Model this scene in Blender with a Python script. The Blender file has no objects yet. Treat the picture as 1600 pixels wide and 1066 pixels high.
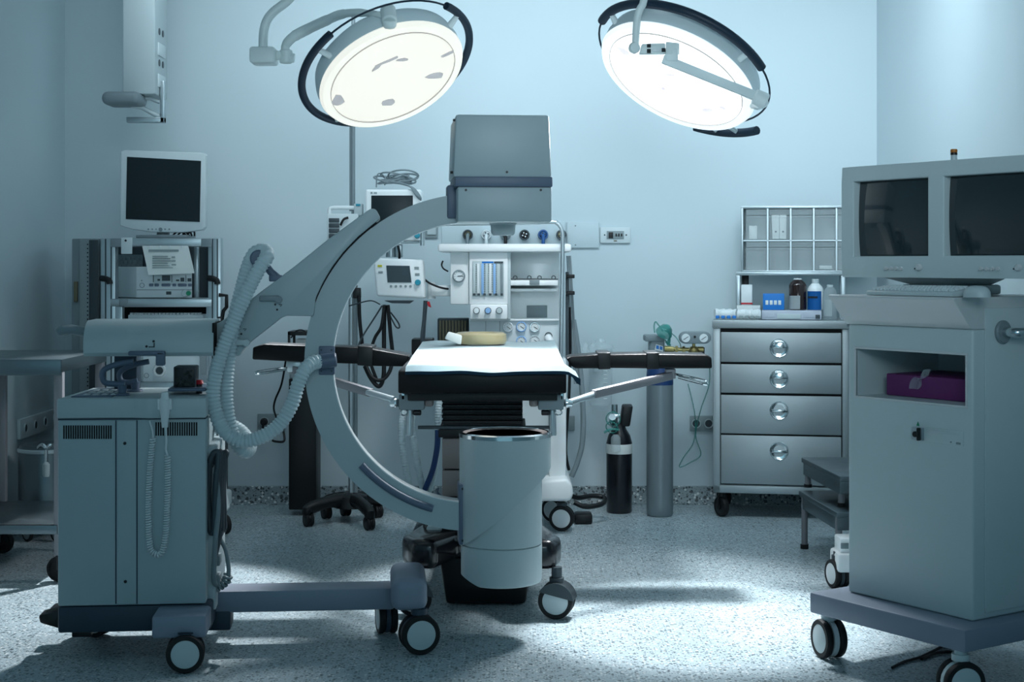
import bpy, bmesh, math, random
from mathutils import Vector, Matrix
random.seed(7)
SC = bpy.context.scene
COL = SC.collection
F, HZ, CX, CAMZ = 2400.0, 412.0, 800.0, 1.25   # lens in pixels of the 1600x1066 frame, horizon row, centre column, eye height
PI = math.pi

# ------------------------------------------------------------------ materials
def lin(h):
    if isinstance(h, str):
        h = h.lstrip('#'); c = [int(h[i:i+2], 16)/255 for i in (0, 2, 4)]
    else: c = list(h)
    return tuple((v/12.92 if v <= .04045 else ((v+.055)/1.055)**2.4) for v in c) + (1.0,)

def mat(name, col, rough=.5, metal=0., var=.0, scale=8., bump=0., emis=0., ecol=None, trans=0., ior=1.45, coat=0., spec=.5):
    m = bpy.data.materials.new(name); m.use_nodes = True
    nt = m.node_tree; p = nt.nodes['Principled BSDF']
    c = lin(col)
    p.inputs['Base Color'].default_value = c
    p.inputs['Roughness'].default_value = rough
    p.inputs['Metallic'].default_value = metal
    p.inputs['Specular IOR Level'].default_value = spec
    p.inputs['IOR'].default_value = ior
    p.inputs['Transmission Weight'].default_value = trans
    p.inputs['Coat Weight'].default_value = coat
    if emis:
        p.inputs['Emission Color'].default_value = lin(ecol or col)
        p.inputs['Emission Strength'].default_value = emis
    if var or bump:
        tc = nt.nodes.new('ShaderNodeTexCoord')
        n = nt.nodes.new('ShaderNodeTexNoise'); n.inputs['Scale'].default_value = scale; n.inputs['Detail'].default_value = 4
        nt.links.new(tc.outputs['Object'], n.inputs['Vector'])
        if var:
            mr = nt.nodes.new('ShaderNodeMapRange')
            mr.inputs['To Min'].default_value = 1-var; mr.inputs['To Max'].default_value = 1+var
            nt.links.new(n.outputs['Fac'], mr.inputs['Value'])
            mx = nt.nodes.new('ShaderNodeVectorMath'); mx.operation = 'SCALE'
            mx.inputs[0].default_value = c[:3]
            nt.links.new(mr.outputs[0], mx.inputs['Scale'])
            nt.links.new(mx.outputs[0], p.inputs['Base Color'])
        if bump:
            b = nt.nodes.new('ShaderNodeBump'); b.inputs['Strength'].default_value = bump; b.inputs['Distance'].default_value = .01
            nt.links.new(n.outputs['Fac'], b.inputs['Height'])
            nt.links.new(b.outputs[0], p.inputs['Normal'])
    return m

def clear(name, col, opacity=.3, rough=.15):
    m = mat(name, col, rough)
    nt = m.node_tree; p = nt.nodes['Principled BSDF']; out = nt.nodes['Material Output']
    t = nt.nodes.new('ShaderNodeBsdfTransparent'); mx = nt.nodes.new('ShaderNodeMixShader')
    mx.inputs[0].default_value = opacity
    nt.links.new(t.outputs[0], mx.inputs[1]); nt.links.new(p.outputs[0], mx.inputs[2]); nt.links.new(mx.outputs[0], out.inputs[0])
    return m

def terrazzo(name, base, dark, scale=95., amount=.45, rough=.32):
    m = mat(name, base, rough); nt = m.node_tree; p = nt.nodes['Principled BSDF']
    tc = nt.nodes.new('ShaderNodeTexCoord')
    def vor(s):
        v = nt.nodes.new('ShaderNodeTexVoronoi'); v.inputs['Scale'].default_value = s
        nt.links.new(tc.outputs['Object'], v.inputs['Vector']); return v
    cur = None
    b = nt.nodes.new('ShaderNodeRGB'); b.outputs[0].default_value = lin(base); cur = b.outputs[0]
    for s, thr, colr, f in ((scale, amount*.62, dark, .85), (scale*.6, amount*.45, dark, .8), (scale*1.7, amount*.8, dark, .45), (scale*.8, amount*.4, '#f4f6f4', .6)):
        v = vor(s)
        sp = nt.nodes.new('ShaderNodeSeparateColor'); nt.links.new(v.outputs['Color'], sp.inputs[0])
        lt = nt.nodes.new('ShaderNodeMath'); lt.operation = 'LESS_THAN'; lt.inputs[1].default_value = thr*.6
        nt.links.new(sp.outputs[0], lt.inputs[0])
        l2 = nt.nodes.new('ShaderNodeMath'); l2.operation = 'LESS_THAN'; l2.inputs[1].default_value = .42
        nt.links.new(v.outputs['Distance'], l2.inputs[0])
        mu = nt.nodes.new('ShaderNodeMath'); mu.operation = 'MULTIPLY'
        nt.links.new(lt.outputs[0], mu.inputs[0]); nt.links.new(l2.outputs[0], mu.inputs[1])
        mf = nt.nodes.new('ShaderNodeMath'); mf.operation = 'MULTIPLY'; mf.inputs[1].default_value = f
        nt.links.new(mu.outputs[0], mf.inputs[0])
        mix = nt.nodes.new('ShaderNodeMix'); mix.data_type = 'RGBA'
        nt.links.new(mf.outputs[0], mix.inputs[0]); nt.links.new(cur, mix.inputs[6]); mix.inputs[7].default_value = lin(colr)
        cur = mix.outputs[2]
    nt.links.new(cur, p.inputs['Base Color'])
    return m

def brushed(name, col, rough=.3):
    m = mat(name, col, rough, 1.0); nt = m.node_tree; p = nt.nodes['Principled BSDF']
    tc = nt.nodes.new('ShaderNodeTexCoord'); mp = nt.nodes.new('ShaderNodeMapping')
    mp.inputs['Scale'].default_value = (4, 4, 260)
    n = nt.nodes.new('ShaderNodeTexNoise'); n.inputs['Scale'].default_value = 3; n.inputs['Detail'].default_value = 3
    nt.links.new(tc.outputs['Object'], mp.inputs[0]); nt.links.new(mp.outputs[0], n.inputs['Vector'])
    mr = nt.nodes.new('ShaderNodeMapRange'); mr.inputs['To Min'].default_value = rough*.75; mr.inputs['To Max'].default_value = rough*1.3
    nt.links.new(n.outputs['Fac'], mr.inputs['Value']); nt.links.new(mr.outputs[0], p.inputs['Roughness'])
    n2 = nt.nodes.new('ShaderNodeTexNoise'); n2.inputs['Scale'].default_value = 2.2
    nt.links.new(tc.outputs['Object'], n2.inputs['Vector'])
    b = nt.nodes.new('ShaderNodeBump'); b.inputs['Strength'].default_value = .12; b.inputs['Distance'].default_value = .05
    nt.links.new(n2.outputs['Fac'], b.inputs['Height']); nt.links.new(b.outputs[0], p.inputs['Normal'])
    return m

WALL = mat('painted_wall', '#c7d6db', .55, var=.02, scale=3, bump=.02)
CEIL = mat('ceiling_paint', '#c6d2d6', .8)
FLOOR = terrazzo('terrazzo_floor', '#a9bac0', '#35464e', 115, .85)
SKIRT = terrazzo('terrazzo_skirting', '#8d9a9e', '#262e32', 75, .95, .45)
CGREY = mat('c_arm_grey_enamel', '#a8b8bc', .42, var=.02, scale=20)
CGREY2 = mat('c_arm_lid_grey', '#b3c2c5', .4, var=.02, scale=20)
CBLUE = mat('c_arm_slate_blue', '#5c6b7f', .45)
CNAVY = mat('c_arm_dark_base', '#2b3c4b', .5)
HOSE = mat('ribbed_hose_plastic', '#c8d8dc', .4)
CREAM = mat('console_grey_plastic', '#c0cdcf', .42, var=.015, scale=30)
CREAM2 = mat('console_lip_plastic', '#c9cdce', .35)
CBASE = mat('console_base_grey', '#838d9d', .42)
WHITE = mat('white_plastic', '#dfe6e8', .35)
WHITE2 = mat('white_enamel', '#eef3f4', .3, coat=.2)
PALE = mat('pale_grey_plastic', '#bac7ca', .4)
MID = mat('mid_grey_plastic', '#7d8b90', .45)
DKGREY = mat('dark_grey_plastic', '#3b464c', .45)
BLACK = mat('black_plastic', '#0d1013', .42)
GLOSSBLACK = mat('glossy_black_moulding', '#15171c', .22, coat=.4)
VINYL = mat('black_vinyl_pad', '#07090b', .42, bump=.05, scale=60, spec=.3)
RUBBER = mat('black_rubber', '#101214', .65)
SLOT = mat('dark_opening', '#06090b', .8)
CHROME = mat('polished_chrome', '#d4dadc', .13, 1.0)
STEEL = brushed('brushed_stainless_steel', '#b3babc', .47)
STEELD = brushed('dark_stainless_steel', '#6b777c', .34)
ALU = mat('anodised_aluminium', '#b9c4c8', .35, .85)
SATIN = mat('satin_steel_strut', '#85858a', .5, .3)
TAUPE = mat('taupe_column_metal', '#8b8280', .4, .35)
SCREEN = mat('dark_screen_glass', '#142226', .38, spec=.35)
CRT = mat('crt_tube_glass', '#1a292d', .1, coat=.6)
LCDG = mat('grey_lcd_glass', '#39464d', .2)
DRAPE = mat('pale_blue_drape_cloth', '#d3e9ef', .75, bump=.12, scale=35)
DRAPEU = mat('dark_blue_drape_edge', '#1d4257', .8)
PAPER = mat('white_paper', '#dfe5e3', .7)
INK = mat('grey_print', '#8d9a9c', .8)
INKD = mat('dark_print', '#222a2e', .7)
TEAL = mat('teal_knob', '#1f8fa6', .35)
GREENB = mat('green_button', '#1d8a66', .4)
RED = mat('red_plastic', '#b5202b', .4)
ORANGE = mat('orange_cap', '#b06a25', .45)
BLUE = mat('cobalt_blue_plastic', '#2c5f9e', .4)
BLUE2 = mat('bright_blue_print', '#1f78c8', .45)
BLUELT = mat('pale_blue_band', '#8fb9e6', .4)
NAVY = mat('navy_hose', '#173a6b', .45)
YELLOW = mat('yellow_mark', '#c9c13a', .5)
PURPLE = mat('purple_card', '#6e2a68', .55, var=.05, scale=15)
BROWN = mat('brown_bottle_glass', '#21100f', .15, coat=.4)
LILAC = mat('lilac_grey_plastic', '#b8bfcc', .45)
BRASS = mat('brass', '#b9a870', .3, .9)
OLIVE = mat('olive_grey_metal', '#6f6a55', .5, .3)
GOLD = mat('gel_head_ring', '#a99d78', .3, coat=.4)
CYLG = mat('grey_cylinder_paint', '#7f8b90', .35, .3, var=.05, scale=6)
CYLB = mat('black_cylinder_paint', '#10131a', .3, coat=.3)
CLEAR = clear('clear_plastic', '#dcebef', .26)
CLEAR2 = clear('clear_tilt_bin_plastic', '#d3e0e3', .20, .25)
CLEARG = clear('clear_green_plastic', '#3f9d94', .55, .2)
PLATE = mat('wall_plate_plastic', '#cfdadd', .4)
PLATEG = mat('grey_wall_plate', '#8b989b', .45)
LAMPL = mat('lit_lamp_glass_warm', '#a5a59c', .4, emis=.84, ecol='#f6f5ea')
LAMPR = mat('lit_lamp_glass_bright', '#ffffff', .3, emis=4.0, ecol='#f6fbff')
LAMPRIM = mat('lamp_rim_enamel', '#e4eff0', .35, emis=.0)
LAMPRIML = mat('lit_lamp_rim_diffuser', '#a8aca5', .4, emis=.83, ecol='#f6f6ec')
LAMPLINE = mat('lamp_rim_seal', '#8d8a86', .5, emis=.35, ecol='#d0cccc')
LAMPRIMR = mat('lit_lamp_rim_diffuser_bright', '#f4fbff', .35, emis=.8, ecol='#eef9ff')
LAMPBODY = mat('lamp_housing_enamel', '#d6e4e8', .35)
LAMPARM = mat('lamp_arm_enamel', '#e0ebea', .35)
GRIP = mat('navy_foam_grip', '#14293b', .5)
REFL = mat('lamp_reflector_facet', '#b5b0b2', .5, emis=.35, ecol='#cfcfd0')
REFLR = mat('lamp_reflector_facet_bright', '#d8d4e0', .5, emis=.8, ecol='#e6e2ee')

# ------------------------------------------------------------------ mesh builder
def cat_rom(pts, sub=6, closed=False):
    pts = [Vector(p) for p in pts]; n = len(pts); out = []
    rng = range(n if closed else n-1)
    for i in rng:
        if closed: p0, p1, p2, p3 = pts[(i-1) % n], pts[i], pts[(i+1) % n], pts[(i+2) % n]
        else: p0, p1, p2, p3 = pts[max(i-1, 0)], pts[i], pts[i+1], pts[min(i+2, n-1)]
        for k in range(sub):
            t = k/sub
            out.append(.5*((2*p1)+(p2-p0)*t+(2*p0-5*p1+4*p2-p3)*t*t+(3*p1-p0-3*p2+p3)*t**3))
    if not closed: out.append(pts[-1])
    return out

def resample(pts, step):
    out = [pts[0].copy()]; acc = 0.
    for a, b in zip(pts, pts[1:]):
        L = (b-a).length; pos = step-acc
        while pos <= L and L > 1e-9:
            out.append(a.lerp(b, pos/L)); pos += step
        acc = L-(pos-step)
    return out

class MB:
    def __init__(self): self.bm = bmesh.new()
    def box(self, x0, x1, y0, y1, z0, z1, bev=0., seg=2, M=None):
        x0, x1 = min(x0, x1), max(x0, x1); y0, y1 = min(y0, y1), max(y0, y1); z0, z1 = min(z0, z1), max(z0, z1)
        m = Matrix.Translation(((x0+x1)/2, (y0+y1)/2, (z0+z1)/2)) @ Matrix.Diagonal((x1-x0, y1-y0, z1-z0, 1))
        r = bmesh.ops.create_cube(self.bm, size=1, matrix=m); vs = r['verts']
        bev = min(bev, .45*min(x1-x0, y1-y0, z1-z0))
        if M is not None: bmesh.ops.transform(self.bm, matrix=M, verts=vs)
        if bev > 1e-5:
            es = list({e for v in vs for e in v.link_edges})
            bmesh.ops.bevel(self.bm, geom=es, offset=bev, segments=seg, affect='EDGES', profile=.5, clamp_overlap=True)
        return self
    def prism(self, pts, vec, bev=0., seg=2):
        vs = [self.bm.verts.new(p) for p in pts]; f = self.bm.faces.new(vs)
        r = bmesh.ops.extrude_face_region(self.bm, geom=[f])
        nv = [g for g in r['geom'] if isinstance(g, bmesh.types.BMVert)]
        bmesh.ops.translate(self.bm, vec=Vector(vec), verts=nv)
        if bev > 1e-5:
            es = list({e for v in vs+nv for e in v.link_edges})
            bmesh.ops.bevel(self.bm, geom=es, offset=bev, segments=seg, affect='EDGES', profile=.5, clamp_overlap=True)
        return self
    def hexa(self, f4, b4, bev=0., seg=2):
        """front quad and back quad, each 4 points in the same order"""
        a = [self.bm.verts.new(p) for p in f4]; b = [self.bm.verts.new(p) for p in b4]
        self.bm.faces.new(a); self.bm.faces.new(b[::-1])
        for i in range(4): self.bm.faces.new((a[i], b[i], b[(i+1) % 4], a[(i+1) % 4]))
        if bev > 1e-5:
            es = list({e for v in a+b for e in v.link_edges})
            bmesh.ops.bevel(self.bm, geom=es, offset=bev, segments=seg, affect='EDGES', profile=.5, clamp_overlap=True)
        return self
    def tube(self, pts, r, n=10, sub=0, closed=False, caps=True, rib=None):
        """sweep a circle; rib=(step, depth) makes a corrugated hose"""
        P = cat_rom(pts, sub, closed) if sub else [Vector(p) for p in pts]
        if rib:
            P = resample(P, rib[0]/4)
        N = len(P); rings = []
        T = []
        for i in range(N):
            a = P[i-1] if (i > 0 or closed) else P[i]; b = P[(i+1) % N] if (i < N-1 or closed) else P[i]
            t = (b-a); T.append(t.normalized() if t.length > 1e-9 else Vector((0, 0, 1)))
        up = Vector((0, 0, 1)) if abs(T[0].z) < .9 else Vector((0, 1, 0))
        u = T[0].cross(up).normalized()
        for i in range(N):
            u = (u-T[i]*u.dot(T[i]))
            u = u.normalized() if u.length > 1e-6 else T[i].orthogonal().normalized()
            w = T[i].cross(u)
            rr = r[i*(len(r)-1)//max(N-1, 1)] if isinstance(r, (list, tuple)) else r
            if rib: rr = rr-(rib[1] if (i % 4) in (0,) else (0 if (i % 4) == 2 else rib[1]*.45))
            rings.append([self.bm.verts.new(P[i]+rr*(math.cos(2*PI*k/n)*u+math.sin(2*PI*k/n)*w)) for k in range(n)])
        for i in range(N if closed else N-1):
            A, Bq = rings[i], rings[(i+1) % N]
            for k in range(n): self.bm.faces.new((A[k], A[(k+1) % n], Bq[(k+1) % n], Bq[k]))
        if caps and not closed:
            self.bm.faces.new(rings[0][::-1]); self.bm.faces.new(rings[-1])
        return self
    def cyl(self, p0, p1, r, r2=None, n=24, bev=0.):
        p0, p1 = Vector(p0), Vector(p1); L = (p1-p0).length; r2 = r if r2 is None else r2
        prof = [(0, 0), (r-bev, 0), (r, bev), (r2, L-bev), (r2-bev, L), (0, L)] if bev else [(0, 0), (r, 0), (r2, L), (0, L)]
        return self.lathe(prof, p0, p1-p0, n)
    def lathe(self, prof, origin=(0, 0, 0), axis=(0, 0, 1), n=32):
        ax = Vector(axis).normalized(); u = ax.orthogonal().normalized()
        if abs(ax.z) > .99: u = Vector((1, 0, 0))
        w = ax.cross(u); o = Vector(origin); rings = []
        for r, h in prof:
            if r < 1e-7: rings.append([self.bm.verts.new(o+ax*h)])
            else: rings.append([self.bm.verts.new(o+ax*h+r*(math.cos(2*PI*k/n)*u+math.sin(2*PI*k/n)*w)) for k in range(n)])
        for A, Bq in zip(rings, rings[1:]):
            for k in range(n):
                k2 = (k+1) % n
                if len(A) == 1 and len(Bq) == 1: continue
                if len(A) == 1: self.bm.faces.new((A[0], Bq[k2], Bq[k]))
                elif len(Bq) == 1: self.bm.faces.new((A[k], A[k2], Bq[0]))
                else: self.bm.faces.new((A[k], A[k2], Bq[k2], Bq[k]))
        return self
    def ring(self, c, axis, R, r, n=40, m=10, a0=0., a1=2*PI):
        ax = Vector(axis).normalized(); u = ax.orthogonal().normalized(); w = ax.cross(u); c = Vector(c)
        full = abs(a1-a0-2*PI) < 1e-6; N = n if full else n+1
        pts = [c+R*(math.cos(a0+(a1-a0)*k/n)*u+math.sin(a0+(a1-a0)*k/n)*w) for k in range(N)]
        return self.tube(pts, r, m, closed=full)
    def grid(self, fn, nu, nv, thick=0.):
        V = [[self.bm.verts.new(fn(i/nu, j/nv)) for j in range(nv+1)] for i in range(nu+1)]
        fs = []
        for i in range(nu):
            for j in range(nv): fs.append(self.bm.faces.new((V[i][j], V[i+1][j], V[i+1][j+1], V[i][j+1])))
        if thick: bmesh.ops.solidify(self.bm, geom=fs, thickness=thick)
        return self

XF = {}     # per root: matrix taking builder coordinates to root coordinates
def put(name, mb, m, parent=None, ang=38):
    bm = mb.bm
    root = parent
    while root is not None and root.parent is not None: root = root.parent
    if root is not None: bmesh.ops.transform(bm, matrix=XF[root.name], verts=bm.verts)
    bmesh.ops.recalc_face_normals(bm, faces=bm.faces)
    me = bpy.data.meshes.new(name); bm.to_mesh(me); bm.free()
    me.polygons.foreach_set('use_smooth', [True]*len(me.polygons))
    me.set_sharp_from_angle(angle=math.radians(ang))
    me.materials.append(m)
    o = bpy.data.objects.new(name, me); COL.objects.link(o); o.parent = parent
    return o

def thing(name, label, cat, loc=(0, 0, 0), rot=0., group=None, local=False):
    o = bpy.data.objects.new(name, None); COL.objects.link(o)
    o.empty_display_size = .1
    o.location = loc; o.rotation_euler = (0, 0, rot)
    o['label'] = label; o['category'] = cat
    if group: o['group'] = group
    XF[o.name] = Matrix.Identity(4) if local else (Matrix.Translation(loc) @ Matrix.Rotation(rot, 4, 'Z')).inverted()
    return o

def single(name, mb, m, label, cat, group=None, ang=38):
    """a thing that is one mesh, its origin at its base"""
    zs = [v.co for v in mb.bm.verts]
    lo = Vector((min(v.x for v in zs), min(v.y for v in zs), min(v.z for v in zs))); hi = Vector((max(v.x for v in zs), max(v.y for v in zs), 0))
    loc = Vector(((lo.x+hi.x)/2, (lo.y+hi.y)/2, lo.z))
    bmesh.ops.translate(mb.bm, vec=-loc, verts=mb.bm.verts)
    o = put(name, mb, m, None, ang); o.location = loc
    XF[o.name] = Matrix.Translation(-loc)
    o['label'] = label; o['category'] = cat
    if group: o['group'] = group
    return o

def struct(name, mb, m, parent=None):
    o = put(name, mb, m, None); o['kind'] = 'structure'; XF[o.name] = Matrix.Identity(4); return o

class Frame:
    """a vertical frame on the floor: at() turns a pixel into a point on its plane y = yl"""
    def __init__(s, L=(0, 0), th=0.):
        s.L = L; s.th = th; s.c = math.cos(th); s.s = math.sin(th)
    def at(s, px, py, yl):
        D = ((px-CX)/F, 1., (HZ-py)/F)
        nx, ny = -s.s, s.c
        t = (yl+nx*s.L[0]+ny*s.L[1])/(nx*D[0]+ny*D[1])
        wx, wy = t*D[0]-s.L[0], t-s.L[1]
        return Vector((s.c*wx+s.s*wy, yl, CAMZ+t*D[2]))
    def X(s, px, yl): return s.at(px, HZ, yl).x
    def Z(s, py, yl, px=800): return s.at(px, py, yl).z
    def box(s, mb, px0, px1, py0, py1, y0, y1, bev=.003, seg=2):
        pm = (px0+px1)/2
        return mb.box(s.X(px0, y0), s.X(px1, y0), y0, y1, s.Z(py0, y0, pm), s.Z(py1, y0, pm), bev, seg)
FW = Frame()
def W(px, py, d): return FW.at(px, py, d)
def wbox(px0, px1, py0, py1, y0, y1, bev=.003, seg=2): return FW.box(MB(), px0, px1, py0, py1, y0, y1, bev, seg)
def path(fr, pts, yl): return [fr.at(p[0], p[1], p[2] if len(p) > 2 else yl) for p in pts]

def castor(parent, x, y, r, w, yaw, top, hub, fork, twin=True, hood=None, gap=.012, rb=RUBBER):
    """castor on the floor at x, y in the thing's builder coordinates; the wheel axle lies along yaw"""
    a = Vector((math.cos(yaw), math.sin(yaw), 0)); c = Vector((x, y, r+.001))
    fk = MB()
    fk.cyl((x, y, r*1.15), (x, y, top), r*.3, n=16)
    hw = (w+gap)/2 if twin else w/2
    fk.lathe([(0, -hw*.35), (r*.95, -hw*.35), (r*.95, hw*.35), (0, hw*.35)] if twin else [(0, -w*.75), (r*.3, -w*.75), (r*.3, w*.75), (0, w*.75)], c, a, 24)
    if not twin:
        for s in (-1, 1):
            p = c+a*(s*w*.72); q = Vector((x, y, 2.15*r))
            fk.tube([p, Vector((p.x, p.y, 2.0*r)), q], r*.14, 8)
    else:
        fk.cyl((x, y, 2.0*r), (x, y, min(top, 2.3*r)), r*.42, n=18)
    fo = put('castor', fk, fork, parent)
    for s in ((-1, 1) if twin else (0,)):
        cc = c+a*(s*hw)
        hwid = w/2 if twin else w*.6
        t = MB(); t.lathe([(r*.74, -hwid*.9), (r*.95, -hwid*.9), (r, -hwid*.5), (r, hwid*.5), (r*.95, hwid*.9), (r*.74, hwid*.9), (r*.74, -hwid*.9)], cc, a, 36)
        put('tyre', t, rb, fo)
        h = MB(); h.lathe([(0, -hwid*.95), (r*.66, -hwid*.95), (r*.755, -hwid*.8), (r*.755, hwid*.8), (r*.66, hwid*.95), (0, hwid*.95)], cc, a, 36)
        put('wheel_hub', h, hub, fo)
    if hood is not None:
        hd = MB(); R = r*1.06; n = 14; A0, A1 = math.radians(5), math.radians(150)
        side = a.cross(Vector((0, 0, 1)))
        def fn(u, v):
            an = A0+(A1-A0)*u; off = (v-.5)*(2*hw+w*1.12)
            return c+R*(math.cos(an)*side+math.sin(an)*Vector((0, 0, 1)))+a*off
        hd.grid(fn, n, 2, .004)
        for s in (-1, 1):
            pts = [c+a*(s*(hw+w*.56))+R*(math.cos(A0+(A1-A0)*k/n)*side+math.sin(A0+(A1-A0)*k/n)*Vector((0, 0, 1))) for k in range(n+1)]
            hd.prism(pts, a*(s*.003))
        put('wheel_hood', hd, hood, fo)
    return fo

def screwdots(mb, fr, pts, yl, r=.004):
    for px, py in pts:
        p = fr.at(px, py, yl); mb.cyl(p+Vector((0, .004, 0)), p-Vector((0, .0025, 0)), r, n=10)
    return mb

# ================================================================== SETTING
XL, XR, YB, YF, ZC = -2.33, 1.90, 8.0, -1.2, 3.05
struct('floor', MB().box(XL-.1, XR+.1, YF, YB+.1, -.06, 0), FLOOR)
struct('wall_back', MB().box(XL-.1, XR+.1, YB, YB+.1, 0, ZC), WALL)
struct('wall_left', MB().box(XL-.1, XL, YF, YB, 0, ZC), WALL)
struct('wall_right', MB().box(XR, XR+.1, YF, YB, 0, ZC), WALL)
struct('ceiling', MB().box(XL-.1, XR+.1, YF, YB+.1, ZC, ZC+.08), CEIL)
def skirting(name, p0, p1, nrm):
    m = MB(); t = .012; z = .092
    p0, p1, nrm = Vector(p0), Vector(p1), Vector(nrm)
    prof = [p0, p0+nrm*.05, p0+nrm*.028+Vector((0, 0, .008)), p0+nrm*.016+Vector((0, 0, .03)), p0+nrm*t+Vector((0, 0, z-.004)), p0+nrm*(t-.004)+Vector((0, 0, z)), p0+Vector((0, 0, z))]
    m.prism(prof, p1-p0); struct(name, m, SKIRT)
skirting('baseboard_back', (XL, YB, 0), (XR, YB, 0), (0, -1, 0))
skirting('baseboard_left', (XL, YF, 0), (XL, YB, 0), (1, 0, 0))
skirting('baseboard_right', (XR, YF, 0), (XR, YB, 0), (-1, 0, 0))


# ================================================================== MOBILE C-ARM (frame turned 5 degrees)
CF = Frame((-1.0, 5.05), math.radians(5))
carm = thing('mobile_c_arm', 'large grey mobile x-ray C-arm on castors, its curved arm reaching around the operating table', 'x-ray machine', (-1.0, 5.05, 0), math.radians(5), local=True)
Y0 = -.21
xa, xb = CF.X(90, Y0), CF.X(322, Y0)
zb, zt = CF.Z(946, Y0, 206), CF.Z(655, Y0, 206)
m = MB(); m.hexa([(xa, Y0, zb), (xb, Y0, zb), (xb, Y0, zt), (xa, Y0, zt)], [(xa+.02, .2, zb), (xb-.012, .2, zb), (xb-.012, .2, zt), (xa+.02, .2, zt)], .006)
body = put('cabinet_body', m, CGREY, carm)
m = MB()
for px, y1 in ((181, 657), (214, 657)): CF.box(m, px-.9, px+.9, y1, 944, Y0-.0015, Y0+.01, 0)
CF.box(m, 90.5, 321.5, 653.5, 656, Y0-.001, Y0+.05, 0)
put('panel_seam', m, CNAVY, body)
m = MB(); CF.box(m, 183, 213, 658, 944, Y0-.004, Y0+.01, .002); put('centre_panel', m, CGREY, body)
put('screw', screwdots(MB(), CF, [(195, 693), (196, 909)], Y0-.004, .005), BLACK, body)
for p0, p1, y0, y1 in ((98, 175, 665, 686), (242, 309, 660, 681)):
    m = MB(); n = 21 if p0 == 98 else 18
    for i in range(n):
        px = p0+(p1-p0)*(i+.5)/n; CF.box(m, px-1.1, px+1.1, y0, y1, Y0-.0015, Y0+.01, 0)
    put('vent_grille', m, SLOT, body)
# lid with a stepped front
zl = CF.Z(622, Y0, 206)
poly = [(xa-.002, Y0-.006), (CF.X(208, Y0), Y0-.006), (CF.X(232, Y0), Y0-.022), (xb+.003, Y0-.022), (xb-.008, .2), (xa+.03, .2)]
m = MB(); m.prism([(x, y, zt+.003) for x, y in poly], (0, 0, zl-zt-.003), .007)
lid = put('cabinet_lid', m, CGREY2, carm)
m = MB(); m.prism([(xa+.035, Y0+.03, zl), (CF.X(172, Y0), Y0+.03, zl), (CF.X(178, Y0), .14, zl), (xa+.06, .14, zl)], (0, 0, .004), .001)
cp = put('control_panel', m, CBLUE, lid)
for i in range(4):
    for j in range(3): put('membrane_key', MB().box(xa+.065+i*.028, xa+.083+i*.028, Y0+.07+j*.08, Y0+.11+j*.08, zl+.003, zl+.006, .001), PALE, cp)
def lever(px, py, yl, bar, name='brake_lever'):
    b = CF.at(px, py, yl); b.z = zl
    m = MB(); m.cyl(b, b+Vector((0, 0, .008)), .027, .025, 24, .002); m.cyl(b+Vector((0, 0, .006)), b+Vector((0, 0, .032)), .012, .015, 20)
    P = [b+Vector((.008, 0, .036))]+[Vector((b.x+dx, b.y+dy, b.z+dz)) for dx, dy, dz in bar]
    m.tube(cat_rom(P, 5), .0095, 10)
    return put(name, m, CBLUE, lid)
lever(191, 614, -.12, [(-.03, 0, .038), (-.056, 0, .044), (-.062, 0, .075), (-.04, 0, .092), (.0, 0, .104), (.035, 0, .109)])
lever(211, 609, .03, [(-.02, 0, .03), (-.045, 0, .036), (-.05, 0, .06), (-.03, 0, .078), (.01, 0, .092), (.045, 0, .099)])
# small control box on a plate
m = MB(); CF.box(m, 262, 322, 607, 612, -.13, .05, .004); pl_ = put('box_plate', m, CBLUE, lid)
bz = CF.Z(607, -.1, 290)
m = MB(); CF.box(m, 271, 306, 573, 607, -.09, .0, .004); cb = put('control_box', m, DKGREY, lid)
m = MB(); CF.box(m, 273, 304, 575, 605, -.0915, -.085, .001)
random.seed(3)
for i in range(26):
    p = CF.at(275+random.random()*27, 577+random.random()*26, -.092); m.cyl(p, p-Vector((0, .003, 0)), .004+.003*random.random(), n=8)
put('box_front', m, BLACK, cb)
m = MB(); p = CF.at(311, 607, -.06); p.z = zl; m.cyl(p, p+Vector((0, 0, .03)), .010, n=16); put('stem', m, BLACK, cb)
m = MB(); m.cyl(p+Vector((0, 0, .03)), p+Vector((0, 0, .044)), .016, .013, 20, .003); put('emergency_button', m, RED, cb)
# drum shaped arm housing
yd = -.16; xa2, xb2 = CF.X(130, yd), CF.X(333, yd); z0, z1 = CF.Z(557, yd, 230), CF.Z(502, yd, 230)
prof = [(yd+.012, z0)]+[(yd, z0+.012)]+[(yd+.09-.09*math.cos(a), z1-.075+.075*math.sin(a)) for a in [k*PI/2/8 for k in range(9)]]+[(.07, z1), (.07, z0)]
m = MB(); m.prism([(xa2, y, z) for y, z in prof], (xb2-xa2, 0, 0))
drum = put('arm_housing', m, CGREY2, carm)
m = MB(); CF.box(m, 331.5, 335, 505, 556, yd+.012, .06, 0); put('end_seam', m, SLOT, drum)
m = MB(); p = CF.at(229, 541.5, yd); m.cyl(p+Vector((0, .004, 0)), p-Vector((0, .001, 0)), .004, n=12)
p = CF.at(240, 533.5, yd); m.cyl(p+Vector((0, .004, 0)), p-Vector((0, .001, 0)), .004, n=12)
CF.box(m, 232, 241.5, 541.5, 543, yd-.001, yd+.004, 0); CF.box(m, 240, 241.6, 536, 543, yd-.001, yd+.004, 0)
put('arrow_mark', m, BLACK, drum)
m = MB(); CF.box(m, 200, 257, 549, 556, yd-.03, yd+.0, .004); CF.box(m, 243, 257, 549, 572, yd-.03, yd+.0, .005); put('lock_lever', m, CBLUE, drum)
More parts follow.
